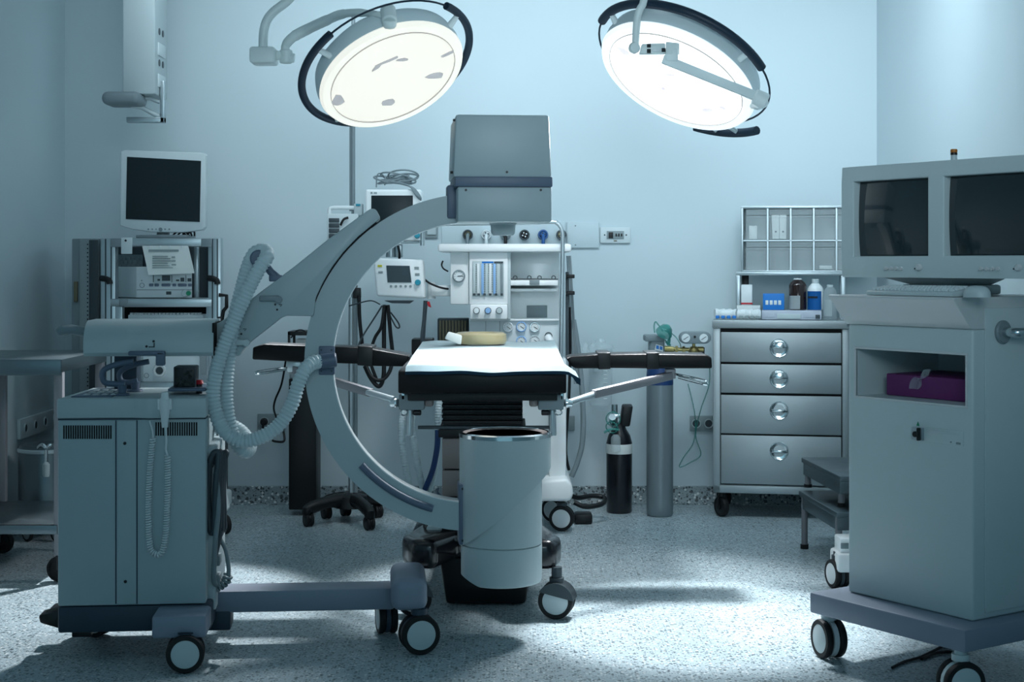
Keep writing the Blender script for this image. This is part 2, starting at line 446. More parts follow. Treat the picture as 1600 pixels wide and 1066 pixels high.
m = MB(); m.tube([CF.at(134, 519, -.08), CF.at(112, 515, -.1), CF.at(98, 516, -.11), CF.at(91, 520, -.11)], [.016, .016, .018, .014], 12); put('rotation_handle', m, MID, drum)
m = MB(); CF.box(m, 178, 214, 552, 612, .10, .19, .006); put('lift_column', m, CNAVY, carm)
# fork shaped bracket that holds the arc
C0 = CF.at(740, 565, 0); sc = (CF.at(841, 565, 0).x-CF.at(740, 565, 0).x)/101
outl = [(334, 507), (345, 503), (417, 449), (458, 418), (514, 373), (577, 327), (583, 325.5), (588, 328), (595, 341)]
outl += [(740-266*math.cos(math.radians(a)), 565-266*math.sin(math.radians(a))) for a in (54, 47, 40, 34, 28, 22)]
outl += [(490, 494), (447, 494), (438, 498), (387, 538), (379, 548), (374, 557), (334, 557)]
m = MB(); m.prism(path(CF, outl, -.07), (0, .14, 0), .006)
fork = put('arc_bracket', m, CGREY, carm)
m = MB(); m.tube([C0+262.5*sc*Vector((-math.cos(math.radians(a)), 0, math.sin(math.radians(a))))+Vector((0, -.052, 0)) for a in range(17, 57, 2)], .0052, 8); put('track_gap', m, SLOT, fork)
m = MB(); CF.box(m, 405, 437, 462, 471, -.085, -.065, .004); p = CF.at(436, 468, -.07); m.cyl(p, p-Vector((0, .022, 0)), .011, n=16); put('lock_knob', m, MID, fork)
m = MB(); CF.box(m, 368, 384, 531, 540, -.1, -.065, .004); p = CF.at(386, 535, -.07); m.cyl(p, p-Vector((0, .04, 0)), .011, n=16); put('lock_knob', m, PALE, fork)
m = MB()
for ax, ay in ((0, 0), (-56, 38)):
    for px, py in ((430, 476), (433, 484)):
        p = CF.at(px+ax, py+ay, -.07); m.cyl(p+Vector((0, .003, 0)), p-Vector((0, .001, 0)), .0035, n=10)
    m.tube([CF.at(436+ax, 476+ay, -.0705), CF.at(441+ax, 476+ay, -.0705), CF.at(438+ax, 479+ay, -.0705)], .0013, 6)
put('arrow_mark', m, BLACK, fork)
# C shaped arc
a0, a1 = 97, 266
def arc(R, y): return [C0+Vector((R*math.cos(math.radians(a)), y, R*math.sin(math.radians(a)))) for a in [a0+(a1-a0)*k/64 for k in range(65)]]
Ro, Ri = 260*sc, 217.5*sc
m = MB()
o1, i1, o2, i2 = arc(Ro, -.045), arc(Ri, -.045), arc(Ro, .045), arc(Ri, .045)
V = [[m.bm.verts.new(p) for p in l] for l in (o1, i1, i2, o2)]
for k in range(64):
    for q in range(4): m.bm.faces.new((V[q][k], V[(q+1) % 4][k], V[(q+1) % 4][k+1], V[q][k+1]))
m.bm.faces.new([V[q][0] for q in range(4)]); m.bm.faces.new([V[q][-1] for q in range(4)][::-1])
es = [e for e in m.bm.edges if e.calc_face_angle(0) > 1.2]
bmesh.ops.bevel(m.bm, geom=es, offset=.004, segments=2, affect='EDGES', profile=.5)
arcO = put('c_arc', m, CGREY, carm)
m = MB()
l1, l2, l3, l4 = arc(Ri+.002, -.041), arc(Ri-.003, -.041), arc(Ri-.003, .041), arc(Ri+.002, .041)
V = [[m.bm.verts.new(p) for p in l] for l in (l1, l2, l3, l4)]
for k in range(64):
    for q in range(4): m.bm.faces.new((V[q][k], V[(q+1) % 4][k], V[(q+1) % 4][k+1], V[q][k+1]))
put('lit_inner_lip', m, WHITE, arcO)  # inner lip, its white colour stands in for the brightly lit rim
m = MB(); m.tube([C0+233*sc*Vector((math.cos(math.radians(a)), 0, math.sin(math.radians(a))))+Vector((0, -.052, 0)) for a in range(222, 255, 2)], .0125, 10); put('arc_handle', m, CBLUE, arcO)
m = MB(); CF.box(m, 498, 523, 541, 586, -.055, -.03, .004); p0 = CF.at(500, 565, -.085); p1 = CF.at(526, 562, -.085)
m.cyl(p0, p1, .024, n=20, bev=.004); m.box(p0.x+.01, p1.x-.004, -.085, -.05, p0.z-.012, p0.z+.012, .003); clampp = put('hose_clamp', m, CBLUE, arcO)
put('screw', screwdots(MB(), CF, [(502, 547), (518, 547), (502, 580), (518, 580)], -.055, .003), DKGREY, clampp)
# image intensifier on top of the arc
yi = -.165
m = MB(); CF.box(m, 699, 718, 289, 341, -.06, .06, .006); put('intensifier_bracket', m, CBLUE, carm)
m = MB(); CF.box(m, 715, 862, 292, 347, yi, .16, .006); low = put('intensifier_base', m, CGREY, carm)
put('screw', screwdots(MB(), CF, [(728, 297), (845, 297)], yi, .004), BLACK, low)
m = MB(); CF.box(m, 711, 863.5, 276, 292, yi-.004, .164, .004); put('intensifier_band', m, CBLUE, carm)
f = [CF.at(708, 277, yi), CF.at(862, 277, yi), CF.at(858, 180, yi), CF.at(712, 180, yi)]
zb_, zt_ = f[0].z, f[2].z
for v in f[:2]: v.z = zb_
for v in f[2:]: v.z = zt_
bk = [Vector((v.x, .16, v.z)) for v in f]
m = MB(); m.hexa(f, bk, .008); top = put('intensifier_housing', m, CGREY, carm)
put('screw', screwdots(MB(), CF, [(792, 269)], yi, .004), BLACK, top)
m = MB()
for v, s in ((f[0], .012), (f[3], -.012)): m.cyl((v.x+.002, yi+.02, v.z+s*1.4), (v.x-.008, yi+.02, v.z+s*1.4), .004, n=10)
put('side_bolt', m, BLACK, top)
cc = CF.at(786, 347, 0); zc0, zc1 = CF.Z(346, 0, 786), CF.Z(368, 0, 786)
m = MB(); m.lathe([(0, 0), (.047, 0), (.047, -.008), (.042, -.012), (.040, zc1-zc0+.008), (.033, zc1-zc0), (.0, zc1-zc0)], (cc.x, 0, zc0), (0, 0, 1), 36); put('intensifier_snout', m, PALE, carm)
# x-ray tube drum at the bottom
ct = CF.at(783.5, 800, 0); zA, zB, zS = CF.Z(683, -.1, 790), CF.Z(921, -.13, 790), CF.Z(860, -.13, 790)
rt = .1355
m = MB(); m.lathe([(0, 0), (rt-.012, 0), (rt-.003, .004), (rt, .012), (rt, zS-zB-.0015), (rt-.003, zS-zB), (0, zS-zB)], (ct.x, 0, zB), (0, 0, 1), 56)
# slanted cut at the lower left
cut = bmesh.ops.bisect_plane(m.bm, geom=m.bm.verts[:]+m.bm.edges[:]+m.bm.faces[:], plane_co=(ct.x-rt, 0, zB+.028), plane_no=Vector((-.44, 0, -.9)).normalized(), clear_outer=True)
bmesh.ops.holes_fill(m.bm, edges=[e for e in m.bm.edges if e.is_boundary])
tube_low = put('tube_cap', m, CGREY2, carm)
m = MB(); m.lathe([(0, 0), (rt-.003, 0), (rt, .003), (rt, zA-zS-.0), (0, zA-zS)], (ct.x, 0, zS+.001), (0, 0, 1), 56)
tube_up = put('tube_housing', m, CGREY2, carm)
xo = ct.x+.0125; r2 = rt+.0175
m = MB(); m.lathe([(rt*.9, zB), (r2, zB), (r2, zA), (rt*.9, zA), (rt*.9, zB)], (xo, 0, 0), (0, 0, 1), 64)
pA, pB = CF.at(861, 727, 0), CF.at(733, 838, 0)
d = pB-pA; nrm = Vector((d.z, -.0, -d.x)).normalized()
if nrm.z > 0: nrm = -nrm
bmesh.ops.bisect_plane(m.bm, geom=m.bm.verts[:]+m.bm.edges[:]+m.bm.faces[:], plane_co=pA, plane_no=nrm, clear_outer=True)
bmesh.ops.holes_fill(m.bm, edges=[e for e in m.bm.edges if e.is_boundary])
put('slanted_shroud', m, CGREY2, tube_up)
m = MB(); m.lathe([(r2-.02, .0), (r2+.0015, 0), (r2+.0015, .012), (r2-.008, .016), (r2-.012, .010), (r2-.02, .0)], (xo, 0, zA-.008), (0, 0, 1), 64); put('rim', m, CHROME, tube_up)
m = MB(); m.lathe([(0, .001), (r2-.024, .001), (r2-.012, .006), (r2-.012, -.01), (0, -.01)], (xo, 0, zA), (0, 0, 1), 48); put('tube_window', m, TAUPE, tube_up)
m = MB(); CF.box(m, 717, 731, 757, 852, -.05, .05, .005); fl = put('tube_flange', m, CBLUE, carm)
put('screw', screwdots(MB(), CF, [(723, 764), (723, 845)], -.05, .004), BLACK, fl)
# ribbed hose hung over a holder on the bracket
hp = [(500, 565, -.085), (489, 567, -.10), (477, 577, -.12), (466, 600, -.125), (456, 632, -.125), (436, 664, -.125), (408, 683, -.13), (378, 689, -.13), (351, 674, -.13), (337, 645, -.13), (333, 610, -.13), (343, 560, -.13), (358, 520, -.135), (376, 478, -.14), (394, 440, -.14), (408, 415, -.135), (417, 401, -.12), (415, 393, -.09), (405, 392, -.07), (395, 400, -.085)]
hp2 = [(395, 400, -.085), (387, 418, -.085), (377, 455, -.085), (368, 490, -.085), (362, 525, -.085), (356, 570, -.08), (353, 610, -.08), (356, 650, -.078), (366, 686, -.07), (382, 705, -.05), (390, 697, .0), (378, 676, .05), (355, 664, .09), (332, 668, .12), (320, 676, .13)]
m = MB(); m.tube([CF.at(*p) for p in hp+hp2[1:]], .0245, 16, sub=8, rib=(.0125, .0042)); hose = put('ribbed_hose', m, HOSE, carm, ang=60)
m = MB(); p0, p1 = CF.at(393, 403, -.09), CF.at(417, 390, -.09)
m.cyl(CF.at(404, 404, -.045), CF.at(404, 404, -.118), .028, n=24, bev=.005); m.tube([CF.at(409, 407, -.055), CF.at(423, 425, -.055), CF.at(436, 436, -.055)], .0125, 12); CF.box(m, 420, 441, 430, 440, -.068, -.03, .004)
hh = put('hose_holder', m, CBLUE, carm)
# hand switch with its coiled cord
p = CF.at(257.5, 612, Y0-.03)
m = MB(); top_ = CF.at(257.5, 613, -.245); bot = CF.at(259, 668, -.245); L = (top_.z-bot.z)
m.lathe([(0, 0), (.010, 0), (.012, .03), (.018, .06), (.018, L-.022), (.012, L-.016), (.010, L), (0, L)], (top_.x, -.245, bot.z), (0, 0, 1), 20)
m.box(top_.x-.022, top_.x+.022, -.255, -.236, bot.z+.055, bot.z+.09, .003)
hs = put('hand_switch', m, WHITE, carm)
def coil(pts, R, r, pitch, n=6):
    P = resample(cat_rom(pts, 8), pitch/10); out = []; u = None
    for i, p in enumerate(P):
        t = (P[min(i+1, len(P)-1)]-P[max(i-1, 0)]).normalized()
        if u is None: u = t.orthogonal().normalized()
        u = (u-t*u.dot(t)).normalized(); w = t.cross(u); a = 2*PI*i/10
        out.append(p+R*(math.cos(a)*u+math.sin(a)*w))
    return MB().tube(out, r, n)
yc = Y0-.02
m = coil([CF.at(262, 712, yc), CF.at(262, 760, yc), CF.at(260, 820, yc), CF.at(257, 850, yc), CF.at(250, 866, yc), CF.at(240, 864, yc), CF.at(234, 850, yc), CF.at(232, 800, yc), CF.at(234, 740, yc), CF.at(239, 684, yc)], .0075, .0026, .0078)
m.tube(cat_rom([CF.at(259, 668, -.245), CF.at(260, 690, -.24), CF.at(259, 702, -.235), CF.at(262, 712, yc)], 5), .0035, 8)
m.tube(cat_rom([CF.at(239, 684, yc), CF.at(238, 672, yc), CF.at(234, 658, Y0-.005)], 5), .0035, 8)
put('coiled_cord', m, WHITE, hs, ang=60)
# cables and sockets on the right flank
m = MB()
for i, (dx, lw) in enumerate(((0, 0), (5, 4), (10, 2), (15, -3), (20, 3), (9, 14))):
    yy = -.15+.028*i
    m.tube([CF.at(328+dx, 722+lw, yy), CF.at(334+dx, 708, yy), CF.at(341+dx*.5, 712, yy), CF.at(337+dx*.6, 760, yy-.02), CF.at(334+dx*.8, 826-lw, yy-.015), CF.at(328+dx*.7, 826-lw, yy), CF.at(326+dx*.8, 770, yy+.01), CF.at(328+dx, 722+lw, yy)], .0095, 10, sub=5)
m.tube([CF.at(345, 830, -.1), CF.at(338, 860, -.12), CF.at(331, 890, -.12), CF.at(330, 930, -.1)], .009, 10, sub=5)
put('cable_loop', m, DKGREY, carm)
m = MB()
m.tube([CF.at(337, 740, -.16), CF.at(341, 790, -.17), CF.at(337, 840, -.17), CF.at(334, 900, -.15), CF.at(337, 915, -.12)], .0085, 10, sub=5)
m.tube([CF.at(340, 836, -.1), CF.at(352, 858, -.1), CF.at(357, 885, -.1), CF.at(357, 900, -.1)], .007, 10, sub=5)
put('cable', m, MID, carm)
m = coil([CF.at(357, 898, -.1), CF.at(353, 908, -.1), CF.at(343, 916, -.1), CF.at(333, 920, -.1)], .012, .005, .012, 8); put('coiled_cable', m, MID, carm, ang=60)
m = MB(); m.box(xb-.012, xb+.022, -.13, .17, CF.Z(940, 0, 322), CF.Z(690, 0, 322), .005); fp = put('flank_panel', m, PALE, carm)
for yy in (875, 905):
    m = MB(); m.box(xb+.01, xb+.034, -.125, -.06, CF.Z(yy+8, -.1, 322), CF.Z(yy-8, -.1, 322), .004); put('connector', m, MID, fp)
# chassis
xr_ = CF.X(330, -.2)
m = MB(); m.box(xa+.0, xr_, Y0+.0, .2, CF.Z(987, -.2, 180), zb-.001, .008); base = put('chassis', m, CNAVY, carm)
m = MB(); CF.box(m, 112, 142, 984, 996, Y0+.02, Y0+.1, .003); put('foot_stop', m, BLACK, base)
m = MB(); CF.box(m, 237, 322, 963, 998, -.345, -.13, .008); outr = put('outrigger', m, CBASE, carm)
m = MB(); CF.box(m, 326, 616, 922, 956, -.06, .065, .008); put('beam', m, CBASE, carm)
m = MB(); CF.box(m, 322, 360, 954, 986, -.06, .05, .006); put('beam_bracket', m, CNAVY, carm)
m = MB(); CF.box(m, 611, 668, 906, 957, -.215, .1, .03, 4); put('beam_end', m, CBASE, carm)
for px, py, y in ((60, 968, -.1), (76, 958, .02)):
    m = MB(); m.prism([CF.at(px, py-6, y), CF.at(px+34, py-14, y), CF.at(px+36, py+16, y), CF.at(px+2, py+6, y)], (0, .08, 0), .006); put('brake_pedal', m, BLACK, base)
def ground(px, py, fr):  # a floor point in the frame
    d = CAMZ*F/(py-HZ); wx, wy = (px-CX)*d/F-fr.L[0], d-fr.L[1]
    return fr.c*wx+fr.s*wy, -fr.s*wx+fr.c*wy
gx, gy = ground(290, 1049, CF); castor(carm, gx, gy, .058, .022, math.radians(94), .12, PALE, CNAVY, gap=.03)
gx, gy = ground(655, 1021, CF); castor(carm, gx, gy, .063, .022, math.radians(102), .15, PALE, CNAVY, gap=.02)
gx, gy = ground(604, 993, CF); castor(carm, gx, gy+.03, .055, .022, math.radians(10), .15, PALE, CNAVY, gap=.02)
gx, gy = ground(125, 1010, CF); castor(carm, xa+.06, .14, .055, .022, math.radians(70), .12, PALE, CNAVY, gap=.02)

# ================================================================== OPERATING TABLE
table = thing('operating_table', 'black padded operating table on a bellows column with castors, in the middle of the room', 'operating table', (-.104, 5.95, 0))
xl, xr2 = FW.X(622, 5.35), FW.X(885, 5.35); ztf, zuf = .878, FW.Z(615, 5.35)
pr = [(5.35, zuf), (5.352, ztf-.01), (5.365, ztf), (6.78, .896), (6.80, .88), (6.80, zuf+.02)]
m = MB(); m.prism([(xl, y, z) for y, z in pr], (xr2-xl, 0, 0), .006); pad = put('mattress', m, VINYL, table)
m = MB(); m.box(xl+.03, xr2-.03, 5.40, 6.76, zuf-.03, zuf+.005, .004); put('table_frame', m, BLACK, table)
def rail(x): return MB().box(x-.006, x+.006, 5.42, 6.7, zuf-.028, zuf-.002, .002)
for x in (xl+.012, xr2-.012): put('side_rail', rail(x), CHROME, table)
cx_ = -.112
m = MB(); zB0, zB1 = FW.Z(671, 5.78), zuf-.03
prof = [(0, 0)]; n = 7
for k in range(n): prof += [(1, (k+.1)/n), (1, (k+.55)/n), (.945, (k+.75)/n), (.945, (k+.95)/n)]
prof += [(1, 1), (0, 1)]
hwx, hwy = .152, .2
rings = []
for s, h in prof:
    z = zB0+(zB1-zB0)*h
    rings.append([m.bm.verts.new((cx_+sx*hwx*max(s, .01), 5.98+sy*hwy*max(s, .01), z)) for sx, sy in ((-1, -1), (1, -1), (1, 1), (-1, 1))])
for A, B_ in zip(rings, rings[1:]):
    for k in range(4): m.bm.faces.new((A[k], A[(k+1) % 4], B_[(k+1) % 4], B_[k]))
put('bellows', m, BLACK, table)
m = MB(); m.box(cx_-.165, cx_+.165, 5.77, 6.19, FW.Z(684, 5.77), FW.Z(671, 5.77), .004); m.box(cx_-.14, cx_+.14, 5.79, 6.17, FW.Z(671, 5.77), FW.Z(663, 5.77), .01); put('column_collar', m, BLACK, table)
zz = [FW.Z(y, 5.82) for y in (684, 734, 777, 847, 896)]
for i in range(4):
    m = MB(); ins = .0
    m.box(cx_-.152, cx_+.152, 5.80, 6.16, zz[i+1]+.005, zz[i], .004); put('column_section', m, TAUPE, table)
m = MB(); m.box(cx_-.143, cx_+.143, 5.81, 6.15, .1, zz[0]-.005, .0); put('column_core', m, SLOT, table)
# base: glossy moulding with two forward legs
m = MB()
m.prism([(x, y, .17) for x, y in ((-.36, 5.42), (-.27, 5.40), (-.2, 5.58), (-.02, 5.58), (.05, 5.40), (.15, 5.40), (.18, 5.5), (.12, 5.8), (.12, 6.5), (-.34, 6.5), (-.34, 5.8), (-.40, 5.52))], (0, 0, .105), .03, 4)
m.box(-.33, -.02, 5.66, 6.4, .2, .32, .03, 4)
bs = put('base_moulding', m, GLOSSBLACK, table)
m = MB(); m.hexa([(-.265, 5.58, .18), (.075, 5.58, .18), (.05, 5.61, .006), (-.24, 5.61, .006)], [(-.265, 6.3, .18), (.075, 6.3, .18), (.05, 6.27, .006), (-.24, 6.27, .006)], .012); put('base_skirt', m, BLACK, table)
m = MB(); m.prism([W(648, 880, 5.62), W(690, 878, 5.62), W(690, 822, 5.62), W(668, 822, 5.62)], (0, .15, 0), .012, 3); put('base_cover', m, PALE, table)
castor(table, .158, 5.42, .062, .026, math.radians(78), .18, PALE, DKGREY, hood=DKGREY, gap=.02)
castor(table, -.35, 5.46, .062, .026, math.radians(100), .18, PALE, DKGREY, hood=DKGREY, gap=.02)
castor(table, -.36, 6.35, .062, .026, math.radians(20), .18, PALE, DKGREY, hood=DKGREY, gap=.02)
castor(table, .10, 6.4, .062, .026, math.radians(60), .18, PALE, DKGREY, hood=DKGREY, gap=.02)
m = MB(); m.prism([W(638, 872, 5.9), W(640, 842, 5.9), W(652, 818, 5.9), (W(676, 822, 5.9)), W(664, 868, 5.9)], (0, .14, 0), .015, 3); put('rear_foot', m, DKGREY, table)
m = MB(); m.tube([(xl+.06, 5.5, FW.Z(668, 5.5)), (xr2-.05, 5.5, FW.Z(668, 5.5))], .0065, 10); put('cross_bar', m, DKGREY, table)
for s, px in ((-1, 643), (1, 861)):
    m = MB(); FW.box(m, px-20, px+20, 616, 641, 5.42, 5.50, .005); cl_ = put('rail_clamp', m, MID, table)
    m = MB(); FW.box(m, px-s*20, px-s*34, 617, 636, 5.43, 5.49, .008); put('clamp_lever', m, TAUPE, cl_)
    m = MB(); p = W(px+s*2, 640, 5.45); q = W(px+s*3, 681, 5.45); m.cyl(q, p, .0125, n=16, bev=.002); put('clamp_post', m, ALU, cl_)
    p = W(px-s*9, 645, 5.44); m = MB(); m.cyl(p-Vector((.014, 0, 0)), p+Vector((.014, 0, 0)), .010, n=14, bev=.003); put('clamp_knob', m, BLACK, cl_)
    m = MB(); p = W(px+s*12, 640, 5.44); m.ring(p-Vector((0, 0, .01)), (0, 1, 0), .011, .003, 20, 6); put('clamp_ring', m, CHROME, cl_)
    p0 = W(px+s*20, 630, 5.46); p1 = W(px+s*30, 631, 5.48)
    m = MB(); m.cyl(p0, p1, .014, n=14); m.cyl(p0+Vector((s*.008, 0, 0)), p0+Vector((s*.014, 0, 0)), .018, n=14); put('strut_joint', m, CHROME, cl_)

# arm boards and their struts
def board(px, name, lab, side):
    t = thing(name, lab, 'arm board', (W((px[0]+px[1])/2, 575, 5.9).x, 5.9, .845))
    return t
RB = thing('arm_board', 'black padded arm board reaching right from the operating table toward the drawer cabinet', 'arm board', (.5, 5.87, .85), group=None)
def padbar(pts_top, pts_bot, y0, y1, bev):  # side outlines in pixels at depth y0, swept back
    m = MB(); m.prism(path(FW, pts_top+pts_bot[::-1], y0), (0, y1-y0, 0), bev, 3); return m
p_ = put('pad', padbar([(940, 554), (1010, 553), (1105, 554.5), (1112, 559)], [(940, 575), (1010, 576), (1113, 576)], 5.80, 5.96, .007), VINYL, RB)
put('inner_pad', padbar([(884.5, 560), (892, 557), (940, 553.5)], [(892, 572), (900, 576), (940, 576)], 5.80, 5.95, .006), VINYL, RB)
for a, b in ((934, 954), (1010, 1030)): put('strap', padbar([(a, 551.5), (b, 551)], [(a+1, 577.5), (b, 577)], 5.793, 5.967, .003), BLACK, RB)
m = MB(); A, B_ = W(899, 626, 5.55), W(925, 617, 5.6); C_ = W(1046, 586, 5.84); d0 = W(884, 631, 5.5)
m.cyl(d0, W(930, 616, 5.62), .0125, n=14); put('strut_rod', m, ALU, RB)
def flatbar(p, q, h, w, bev=.003):
    p, q = Vector(p), Vector(q); ax = (q-p).normalized(); L = (q-p).length
    side = ax.cross(Vector((0, 0, 1))).normalized(); up = side.cross(ax)
    M = Matrix((ax, side, up)).transposed().to_4x4(); M.translation = (p+q)/2
    return MB().box(-L/2, L/2, -w/2, w/2, -h/2, h/2, bev, M=M)
put('strut', flatbar(W(928, 616, 5.61), W(1048, 587, 5.84), .030, .028), SATIN, RB)
m = MB(); FW.box(m, 1040, 1056, 577, 592, 5.83, 5.87, .003); put('strut_bracket', m, SATIN, RB)
m = MB(); m.tube([W(1055, 585, 5.83), W(1075, 589, 5.8), W(1101, 595, 5.78), W(1105, 600, 5.78), W(1098, 600, 5.78), W(1060, 590, 5.83)], .0048, 8, sub=4); put('release_handle', m, CHROME, RB)
LB = thing('arm_board', 'black padded arm board left of the operating table, passing behind the curved arm', 'arm board', (-.7, 5.87, .85))
put('pad', padbar([(395, 543), (404, 540), (413, 538), (492, 541)], [(394, 562), (492, 567)], 5.80, 5.96, .006), VINYL, LB)
put('middle_pad', padbar([(490, 541), (566, 543)], [(490, 567), (566, 569)], 5.80, 5.96, .006), VINYL, LB)
put('inner_pad', padbar([(575, 544), (640, 556)], [(575, 572), (632, 573)], 5.80, 5.95, .006), VINYL, LB)
put('strap', padbar([(559, 540.5), (582, 542)], [(558, 571), (582, 573)], 5.793, 5.967, .003), BLACK, LB)
m = MB(); m.cyl(W(616, 625, 5.55), W(575, 613, 5.66), .0125, n=14); put('strut_rod', m, ALU, LB)
put('strut', flatbar(W(580, 614, 5.66), W(455, 576, 5.84), .030, .028), SATIN, LB)
m = MB(); FW.box(m, 448, 470, 564, 582, 5.82, 5.87, .004); put('strut_bracket', m, ALU, LB)
m = MB(); m.tube([W(452, 575, 5.83), W(430, 577, 5.8), W(403, 581, 5.78), W(400, 583, 5.78), W(406, 584, 5.78), W(450, 577, 5.83)], .0045, 8, sub=4); put('release_handle', m, CHROME, LB)

# pale blue drape
def sheet(u, v):
    y = 5.335+v*(6.79-5.335)
    xL = FW.X(633, 5.335)+(FW.X(660, 6.79)-FW.X(633, 5.335))*v; xR = FW.X(884.5, 5.335)+.050*max(0, 1-v/.10)
    x = xL+(xR-xL)*u
    z = .880+(.898-.880)*(y-5.36)/1.42+.0085+.0018*math.sin(9*u+5*v)+.0010*math.sin(23*u-7*v)*(1-v)
    over = max(0, x-xr2-.004)
    z -= over*(.75 if v > .1 else .55)
    if y < 5.352: z -= .014+.0015*math.sin(15*u)
    if v > .93: z += .004*math.sin(14*u)
    return Vector((x, y, z))
m = MB()
def sheet2(u, v): return sheet(u, 0 if v < .02 else (v-.02)/.98*.99+.01)
m.grid(sheet2, 44, 50, -.004)
sh = single('surgical_drape', m, DRAPE, 'pale blue drape sheet spread over the operating table, brightly lit', 'drape')
def hem(u, v):
    p = sheet(u, 0); p.y -= .004; p.z += .001-.011*v-(.012*v if u > .96 else 0); p.y -= .002*v; return p
m = MB(); m.grid(hem, 44, 3, .003); put('hem', m, DRAPEU, sh)['label'] = 'dark blue front hem'
# things on the sheet
m = MB(); c = W(751, 535, 6.55); zs = sheet(.5, .85).z+.004
m.lathe([(.06, .0), (.105, .0), (.112, .012), (.110, .04), (.098, .048), (.07, .046), (.058, .035), (.06, 0)], (c.x, 6.55, zs), (0, 0, 1), 44)
single('head_ring', m, GOLD, 'round olive gold gel head ring lying on the far end of the drape', 'head rest')
m = MB(); m.prism([W(694, 527, 6.45), W(700, 516, 6.45), W(722, 522, 6.45), W(720, 537, 6.45)], (0, .05, 0), .006)
zmin = min(v.co.z for v in m.bm.verts); bmesh.ops.translate(m.bm, vec=(0, 0, zs-zmin), verts=m.bm.verts)
single('packet', m, PAPER, 'small white packet lying beside the gold head ring on the drape', 'packet')

# ================================================================== ANAESTHESIA MACHINE
def gauge(parent, px, py, d, rpx, ring=WHITE, face=PAPER, nm='pressure_gauge', needle=-.6, th=.018):
    p = W(px, py, d); r = rpx*d/F
    m = MB(); m.lathe([(0, 0), (r, 0), (r, th*.8), (r*.92, th), (r*.8, th), (r*.78, th*.8), (0, th*.8)], p, (0, -1, 0), 28); g = put(nm, m, ring, parent)
    m = MB(); m.cyl(p-Vector((0, th*.78, 0)), p-Vector((0, th*.84, 0)), r*.79, n=28); put('dial', m, face, g)
    q = p-Vector((0, th*.9, 0)); a = needle
    m = MB(); m.tube([q-Vector((math.cos(a), 0, math.sin(a)))*r*.2, q+Vector((math.cos(a), 0, math.sin(a)))*r*.6], r*.06, 6)
    for k in range(9):
        t = math.radians(-40+k*260/8); m.tube([q+Vector((math.cos(t), 0, math.sin(t)))*r*.6, q+Vector((math.cos(t), 0, math.sin(t)))*r*.72], r*.035, 4)
    put('needle', m, INKD, g); return g
am = thing('anaesthesia_machine', 'white anaesthesia machine with flow tubes and gauges against the back wall behind the table', 'anaesthesia machine', (W(785, 800, 7.3).x, 7.3, 0))
put('top_shelf', wbox(684, 893, 381, 394, 7.0, 7.6, .012), WHITE2, am)
put('gauge_panel', wbox(703.5, 733, 394, 476, 7.05, 7.55, .006), WHITE2, am)
put('flowmeter_panel', wbox(733, 794, 394, 476, 7.03, 7.55, .006), WHITE2, am)
fp = put('flowmeter_window', wbox(738, 787.5, 408, 463.5, 7.025, 7.04, .003), PALE, am)
for i, (px, mt) in enumerate(((741, PALE), (747, WHITE), (754, BLUELT), (760, PALE), (766, WHITE), (772.5, BLUELT), (778, PALE), (784, MID))):
    w = 1.9 if mt is not DKGREY else 2.6
    put('flow_tube', wbox(px-w, px+w, 412, 460, 7.019, 7.027, .001), mt, fp)
for i, px in enumerate((744, 757, 763.5, 769, 775)):
    m = MB()
    for k in range(13): FW.box(m, px-1.1, px+1.1, 413+k*3.5, 413.9+k*3.5, 7.0225, 7.026, 0)
    put('scale', m, INK, fp)
m = MB(); FW.box(m, 772, 786, 408.7, 411.6, 7.022, 7.026, 0); put('scale_header', m, DKGREY, fp)
m = MB(); FW.box(m, 753, 771, 408.7, 411.2, 7.022, 7.026, 0); put('scale_header', m, BLUE2, fp)
m = MB()
for px in (741, 748, 757, 766, 775, 784): FW.box(m, px-2, px+2, 458.5, 462, 7.018, 7.026, .001)
put('float_valve', m, DKGREY, fp)
kb = put('knob_panel', wbox(734.5, 793, 476, 499, 7.02, 7.5, .006), WHITE2, am)
for px, mt in ((744.5, WHITE), (762.5, BLUELT), (780, PALE)):
    p = W(px, 485.5, 7.02); m = MB(); m.lathe([(0, .026), (.011, .026), (.013, .02), (.013, 0), (0, 0)], p, (0, -1, 0), 22); k = put('flow_knob', m, mt, kb)
    m = MB(); m.lathe([(.0132, .0), (.0155, .0), (.0155, .006), (.0132, .006)], p, (0, -1, 0), 22); put('knob_ring', m, DKGREY, k)
gauge(am, 717, 431.5, 7.05, 10, MID, WHITE, needle=0.1)
put('right_bay', wbox(794, 874, 394, 500, 7.22, 7.55, .004), WHITE2, am)
put('bay_side', wbox(793, 798, 394, 499, 7.03, 7.25, .003), PALE, am)
sh_ = put('bay_shelf', wbox(796, 872, 438, 446.5, 7.06, 7.24, .004), WHITE2, am)
put('bay_lip', wbox(796, 872, 451, 455.5, 7.08, 7.24, .002), WHITE2, am)
m = MB(); m.tube([W(797, 436, 7.08), W(872, 436.5, 7.08)], .003, 8)
for px in (805, 827, 843, 865): m.ring(W(px, 434, 7.08), (0, 1, 0), .0085, .0025, 18, 6)
put('clip_rail', m, DKGREY, sh_)
put('clip_plate', wbox(827.5, 843, 437.5, 445, 7.052, 7.065, .002), MID, sh_)
put('dark_recess', wbox(823, 855, 477.5, 496.5, 7.216, 7.225, .002), MID, am)
put('lower_panel', wbox(734, 873, 500, 560, 7.1, 7.5, .004), PLATE, am)
m = MB(); FW.box(m, 734, 873, 498.8, 501.5, 7.085, 7.12, .001); put('panel_trim', m, WHITE2, am)
m = MB()
for px in (759, 781): FW.box(m, px-.4, px+.4, 502, 540, 7.098, 7.11, 0)
put('panel_seam', m, MID, am)
